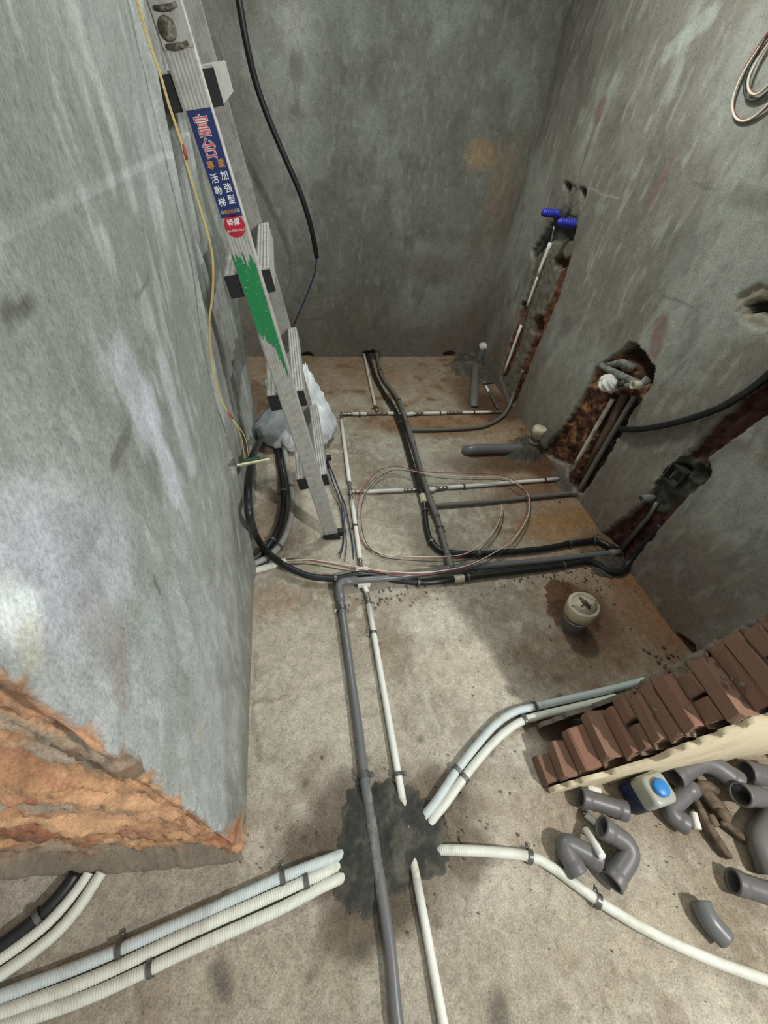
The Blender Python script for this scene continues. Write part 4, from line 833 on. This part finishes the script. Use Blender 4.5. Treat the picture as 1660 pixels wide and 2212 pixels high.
text('特厚', so + .009, .001, .018, MWHT, -.0031, parent=ov, bold=.0003); text('最大荷重120公斤', so - .010, .001, .0068, MWHT, -.0031, parent=ov)
g0, g1_ = ss(625, 812)[0], ss(520, 545)[0]                           # brushed green paint with ragged ends
nw, ns = 13, 60; P = []; 
rp = np.random.RandomState(4); topj = rp.uniform(-.035, .0, nw); botj = np.array([.16, .15, .14, .15, .13, .12, .12, .11, .10, .06, .03, .0, .02])
v = []; f = []
for i in range(nw - 1):
    w_, w2 = -HW + .003 + (2 * HW - .013) * i / (nw - 1), -HW + .003 + (2 * HW - .013) * (i + 1) / (nw - 1)
    a0, a1 = g0 + botj[i], g1_ + topj[i]; k = len(v)
    v += [lp(a0, w_, -.0026), lp(a0 + .01, w2, -.0026), lp(a1 - .008, w2, -.0026), lp(a1, w_, -.0026), lp(a0, w_, -.0018), lp(a0 + .01, w2, -.0018), lp(a1 - .008, w2, -.0018), lp(a1, w_, -.0018)]
    f += [[k, k + 1, k + 2, k + 3], [k + 1, k + 5, k + 6, k + 2], [k, k + 3, k + 7, k + 4], [k, k + 4, k + 5, k + 1], [k + 2, k + 6, k + 7, k + 3]]
o = mesh('green_paint_patch', v, f, MGREEN, lad, False); o['label'] = 'brushed green paint'

# ================================================================== PLASTIC BAG
t = thing('plastic_bag', 'crumpled white plastic bag on the floor behind the ladder', 'bag', onz(645, 945))
bm = bmesh.new(); bmesh.ops.create_icosphere(bm, subdivisions=5, radius=1); v = np.array([q.co[:] for q in bm.verts]); f = [[q.index for q in p.verts] for p in bm.faces]; bm.free()
th = np.arctan2(v[:, 1], v[:, 0]); zz_ = v[:, 2]
fold = .17 * (1 - np.abs(2 * vnoise(th * 5 + 40, zz_ * 2.2 + 9, 4) - 1)) + .11 * (1 - np.abs(2 * vnoise(th * 11 + 40 + zz_ * 3, zz_ * 5 + 9, 6) - 1)) + .12 * (fbm(th * 1.5 + 30, zz_ * 2 + 9, 9) - .5)
up = np.clip(zz_, 0, 1)
v = v * (1 + fold)[:, None]; v[:, :2] *= (1 - .70 * up ** .8)[:, None]; v = v * [.225, .17, 1]
v[:, 2] = np.maximum(.13 + np.where(zz_ > 0, .33, .17) * v[:, 2], .008 + .01 * (v[:, 0] > .1)); v[:, 0] += .07 * up
bc = onz(642, 975); bc[1] += .15
v = v + V3([bc[0], bc[1], 0]); mesh('bag_body', v, f, MBAG, t)
top = V3([bc[0] - .03, bc[1] + .01, .27])
for k, (tip, rr) in enumerate([(ony(574, 822, bc[1] - .02), .06)]):
    a_ = V3([bc[0] + (.05 if k else -.08), bc[1], .20]); md = (a_ * .45 + tip * .55) + V3([0, 0, .0 if k else .03])
    P = catmull(np.array([a_ - [0, 0, .06], a_, md, tip]), .008); n = len(P); q = np.linspace(0, 1, n); rr_ = rr * (1.25 - .75 * q) * (1 + .35 * (vnoise(q * 9, q * 0, k) - .5)); rr_[-3:] *= [.85, .6, .25]; v, f = tube(P, rr_, 14); mesh('bag_handle', v, f, MBAG, t)
t = tag(mesh('brown_block', *box(onz(585, 955) + [.0, .12, .03], .22, .18, .06, np.array(Matrix.Rotation(.4, 3, 'Z')), .008), MDKBROWN, None, False), 'low dark brown scrap wedged between the plastic bag and wall end', 'block')  # low box in plain dark brown beside the bag

# ================================================================== LOOSE FITTINGS AT LOWER RIGHT
RE = .0305
def elbow(label, P, r=RE, rad=.045, socket=True, m=MFIT, name='pipe_elbow'):
    P = np.asarray(P, float); Q = resample(fillet(P, rad, 10), .006); n = len(Q)
    d = np.r_[0, np.cumsum(np.linalg.norm(np.diff(Q, axis=0), axis=1))]; L = d[-1]
    ro = np.full(n, r)
    if socket: ro = np.where((d < .03) | (d > L - .03), r + .0035, r)
    v, f = hollow(Q, ro, r - .0035, 24); o = mesh(name, v, f, m); return tag(o, label, 'pipe fitting')
def E3(L): return [onz(x, y, z) for x, y, z in L]
elbow('short straight grey socket beside the square bottle, open end to the left', E3([(1254, 1722, .036), (1300, 1735, .036), (1352, 1752, .036)]), .0285, name='pipe_socket')
elbow('grey elbow nearest the white ribbed conduit, both mouths turned down and right', E3([(1296, 1858, .038), (1208, 1812, .040), (1250, 1888, .036)]), .0285, .06)
elbow('grey elbow with tilted open mouth, leaning against a white foam tube', E3([(1300, 1786, .062), (1372, 1832, .045), (1322, 1906, .036)]), .031, .07)
elbow('large smooth grey elbow lying against the cream jamb wall', E3([(1455, 1678, .05), (1520, 1636, .06), (1595, 1690, .05)]), .036, .07)
elbow('grey elbow half hidden under the square bottle with mouth turned down', E3([(1484, 1782, .034), (1440, 1752, .036), (1496, 1700, .040)]), .0285, .06)
elbow('grey elbow gaping upward between the brown tool and right frame edge', E3([(1600, 1716, .085), (1655, 1722, .045), (1690, 1770, .04)]), .034, .06)
elbow('grey straight fitting at right frame edge below the cream jamb wall', E3([(1612, 1668, .05), (1690, 1680, .05)]), .036, name='pipe_socket')
elbow('grey elbow cut by right frame edge below the gaping one', E3([(1672, 1760, .045), (1634, 1812, .042), (1668, 1890, .036)]), .034, .07)
elbow('grey straight pipe piece at right frame edge, open end facing left', E3([(1584, 1903, .036), (1640, 1922, .036), (1720, 1950, .036)]), .031, name='pipe_socket')
elbow('lone glossy grey bend lying nearest the lower right corner', E3([(1514, 1948, .030), (1530, 1985, .034), (1568, 2028, .030)]), .0285, .05, False, MPVC)
def foam(label, a, b, r=.0115, z=.013):
    A, B = onz(*a, z if len(a) < 3 else a[2]) if len(a) < 3 else onz(*a), onz(*b, z) if len(b) < 3 else onz(*b); T = (B - A) / np.linalg.norm(B - A)
    t = thing('foam_tube', label, 'tube', A); v, f = tube(np.array([A, A + T * .001, B - T * .001, B]), [r - .001, r, r, r - .001], 14); mesh('foam_sleeve', v, f, MSLEEVE, t)
    v, f = tube(np.array([A - T * .008, A + T * .01]), .008, 10); mesh('steel_end', v, f, MSTEEL, t)
foam('short white foam tube lying behind the grey socket by the jamb', (1268, 1702), (1297, 1709))
foam('short white foam tube lying between the grey socket and the leaning elbow', (1266, 1758), (1294, 1783))
foam('long white foam tube propped across the two nearest grey elbows', (1266, 1792, .02), (1302, 1850, .085))
foam('short white foam tube standing slanted beside the brown tool', (1498, 1755), (1508, 1791), .0125, .014)
# square bottle
bc = V3([1.088, .113, 0]); t = thing('square_bottle', 'square translucent glue bottle with bright blue cap and navy label beside the jamb', 'bottle', bc)
def rsq(h, hw, rr, n=6):
    out = []
    for q, (sx, sy) in enumerate(((1, 1), (-1, 1), (-1, -1), (1, -1))):
        for a in np.linspace(0, math.pi / 2, n): aa = a + q * math.pi / 2; out.append([sx * (hw - rr) + rr * math.cos(aa), sy * (hw - rr) + rr * math.sin(aa), h])
    return np.array(out)
def loft(rings): 
    k = len(rings[0]); v = np.vstack(rings); f = [[i * k + j, i * k + (j + 1) % k, (i + 1) * k + (j + 1) % k, (i + 1) * k + j] for i in range(len(rings) - 1) for j in range(k)]
    return v, f + [list(range(k))[::-1], list(range(len(v) - k, len(v)))]
Rz = np.array(Matrix.Rotation(math.radians(6), 3, 'Z'))
v, f = loft([rsq(h, hw, rr) for h, hw, rr in [(.001, .040, .012), (.006, .0445, .016), (.085, .0445, .016), (.10, .045, .016), (.142, .045, .018), (.150, .042, .02), (.153, .036, .02)]]); mesh('bottle_body', v @ Rz.T + bc, f, MBOT, t)
v, f = loft([rsq(h, .0456, .0165) for h in (.010, .085)]); mesh('label_band', v @ Rz.T + bc, f, MBOTL, t, False)
v, f = tube(bc + np.array([[0, 0, .152], [0, 0, .165], [0, 0, .169], [0, 0, .1691]]), [.026, .026, .023, .003], 28); o = mesh('bottle_cap', v, f, MBCAP, t); o['label'] = 'bright blue round cap'
# dusty tool
t = thing('pipe_wrench', 'dusty brown hand tool with two long arms among the grey elbows', 'tool', onz(1530, 1770))
def arm(name, L, w, h, m, zz=.02):
    P = resample(pts(L, zz), .008); n = len(P); w = np.interp(np.linspace(0, 1, n), np.linspace(0, 1, len(w)), w)
    T = np.gradient(P, axis=0); T /= np.linalg.norm(T, axis=1)[:, None]; Nn = np.stack([-T[:, 1], T[:, 0], T[:, 2] * 0], 1); up = V3([0, 0, 1])
    v = []
    for i in range(n):
        for (a, b) in ((-1, -.7), (-.7, -1), (.7, -1), (1, -.7), (1, .7), (.7, 1), (-.7, 1), (-1, .7)): v.append(P[i] + Nn[i] * a * w[i] + up * b * h)
    f = [[i * 8 + j, i * 8 + (j + 1) % 8, (i + 1) * 8 + (j + 1) % 8, (i + 1) * 8 + j] for i in range(n - 1) for j in range(8)] + [list(range(8))[::-1], list(range(len(v) - 8, len(v)))]
    return mesh(name, v, f, m, t)
arm('handle', [(1489, 1706), (1512, 1752), (1545, 1812), (1568, 1845), (1576, 1850)], [.010, .012, .012, .014, .015, .009], .016, MTOOL, .02)
arm('handle', [(1556, 1770), (1580, 1790), (1606, 1812), (1618, 1820)], [.016, .012, .010, .008], .013, MTOOL, .02)
arm('body', [(1508, 1698), (1530, 1722), (1556, 1752), (1572, 1772)], [.016, .022, .026, .018], .018, MTOOL, .022)
arm('jaw', [(1496, 1702), (1512, 1697), (1532, 1700), (1548, 1712)], [.010, .016, .016, .010], .02, MTOOL, .026)
arm('trigger', [(1534, 1760), (1540, 1774), (1548, 1786)], [.010, .014, .010], .012, MTOOL, .03)
v, f = tube(np.array([onz(1560, 1758, .02), onz(1560, 1758, .046), onz(1560, 1758, .05)]), [.016, .016, .010], 14); mesh('pivot', v, f, MTOOL, t)
# dark blue fitting end at the frame edge
t = thing('blue_bottle', 'dark blue container at right frame edge beside the cream jamb wall', 'bottle', onz(1672, 1640))
b_ = onz(1690, 1650); v, f = tube(b_ + np.array([[0, 0, 0], [0, 0, .004], [0, 0, .09], [0, 0, .1], [0, 0, .12]]), [.03, .034, .034, .02, .018], 20); mesh('container', v, f, mat('dark_blue_plastic', (36, 44, 110), .4), t)
v, f = tube(b_ + np.array([[0, 0, .118], [0, 0, .135]]), .02, 16); mesh('lid', v, f, MBLK, t)
# rubble and grit
rr = random.Random(3); gs = []
def grit(px, py, sx, sy, n, a, b):
    for _ in range(n):
        p = onz(px + rr.gauss(0, sx), py + rr.gauss(0, sy), 0.002); s_ = rr.uniform(a, b) * .75
        gs.append(box(p + [0, 0, s_ * .3], s_, s_ * rr.uniform(.6, 1.2), s_ * rr.uniform(.5, .9), basis((rr.uniform(-1, 1), rr.uniform(-1, 1), rr.uniform(-.4, .4)))))
grit(1000, 1800, 50, 45, 30, .003, .010); grit(800, 1840, 90, 90, 50, .004, .011); grit(1190, 1240, 80, 16, 90, .004, .013); grit(1270, 1290, 50, 50, 60, .004, .012); grit(1200, 1010, 60, 40, 60, .005, .014)
grit(1060, 860, 40, 40, 40, .005, .014); grit(1100, 1500, 200, 150, 60, .003, .007); grit(830, 1290, 50, 12, 50, .004, .012); grit(1450, 1420, 30, 20, 24, .006, .018); grit(1300, 1180, 40, 20, 40, .005, .014); grit(1350, 1850, 200, 120, 50, .003, .006); grit(540, 1830, 60, 30, 20, .003, .007)
v, f = merge(gs); o = mesh('mortar_grit', v, f, MMOR, None, False); tag(o, 'scattered grit and mortar crumbs on the concrete floor', 'rubble', None, 'stuff')

done()
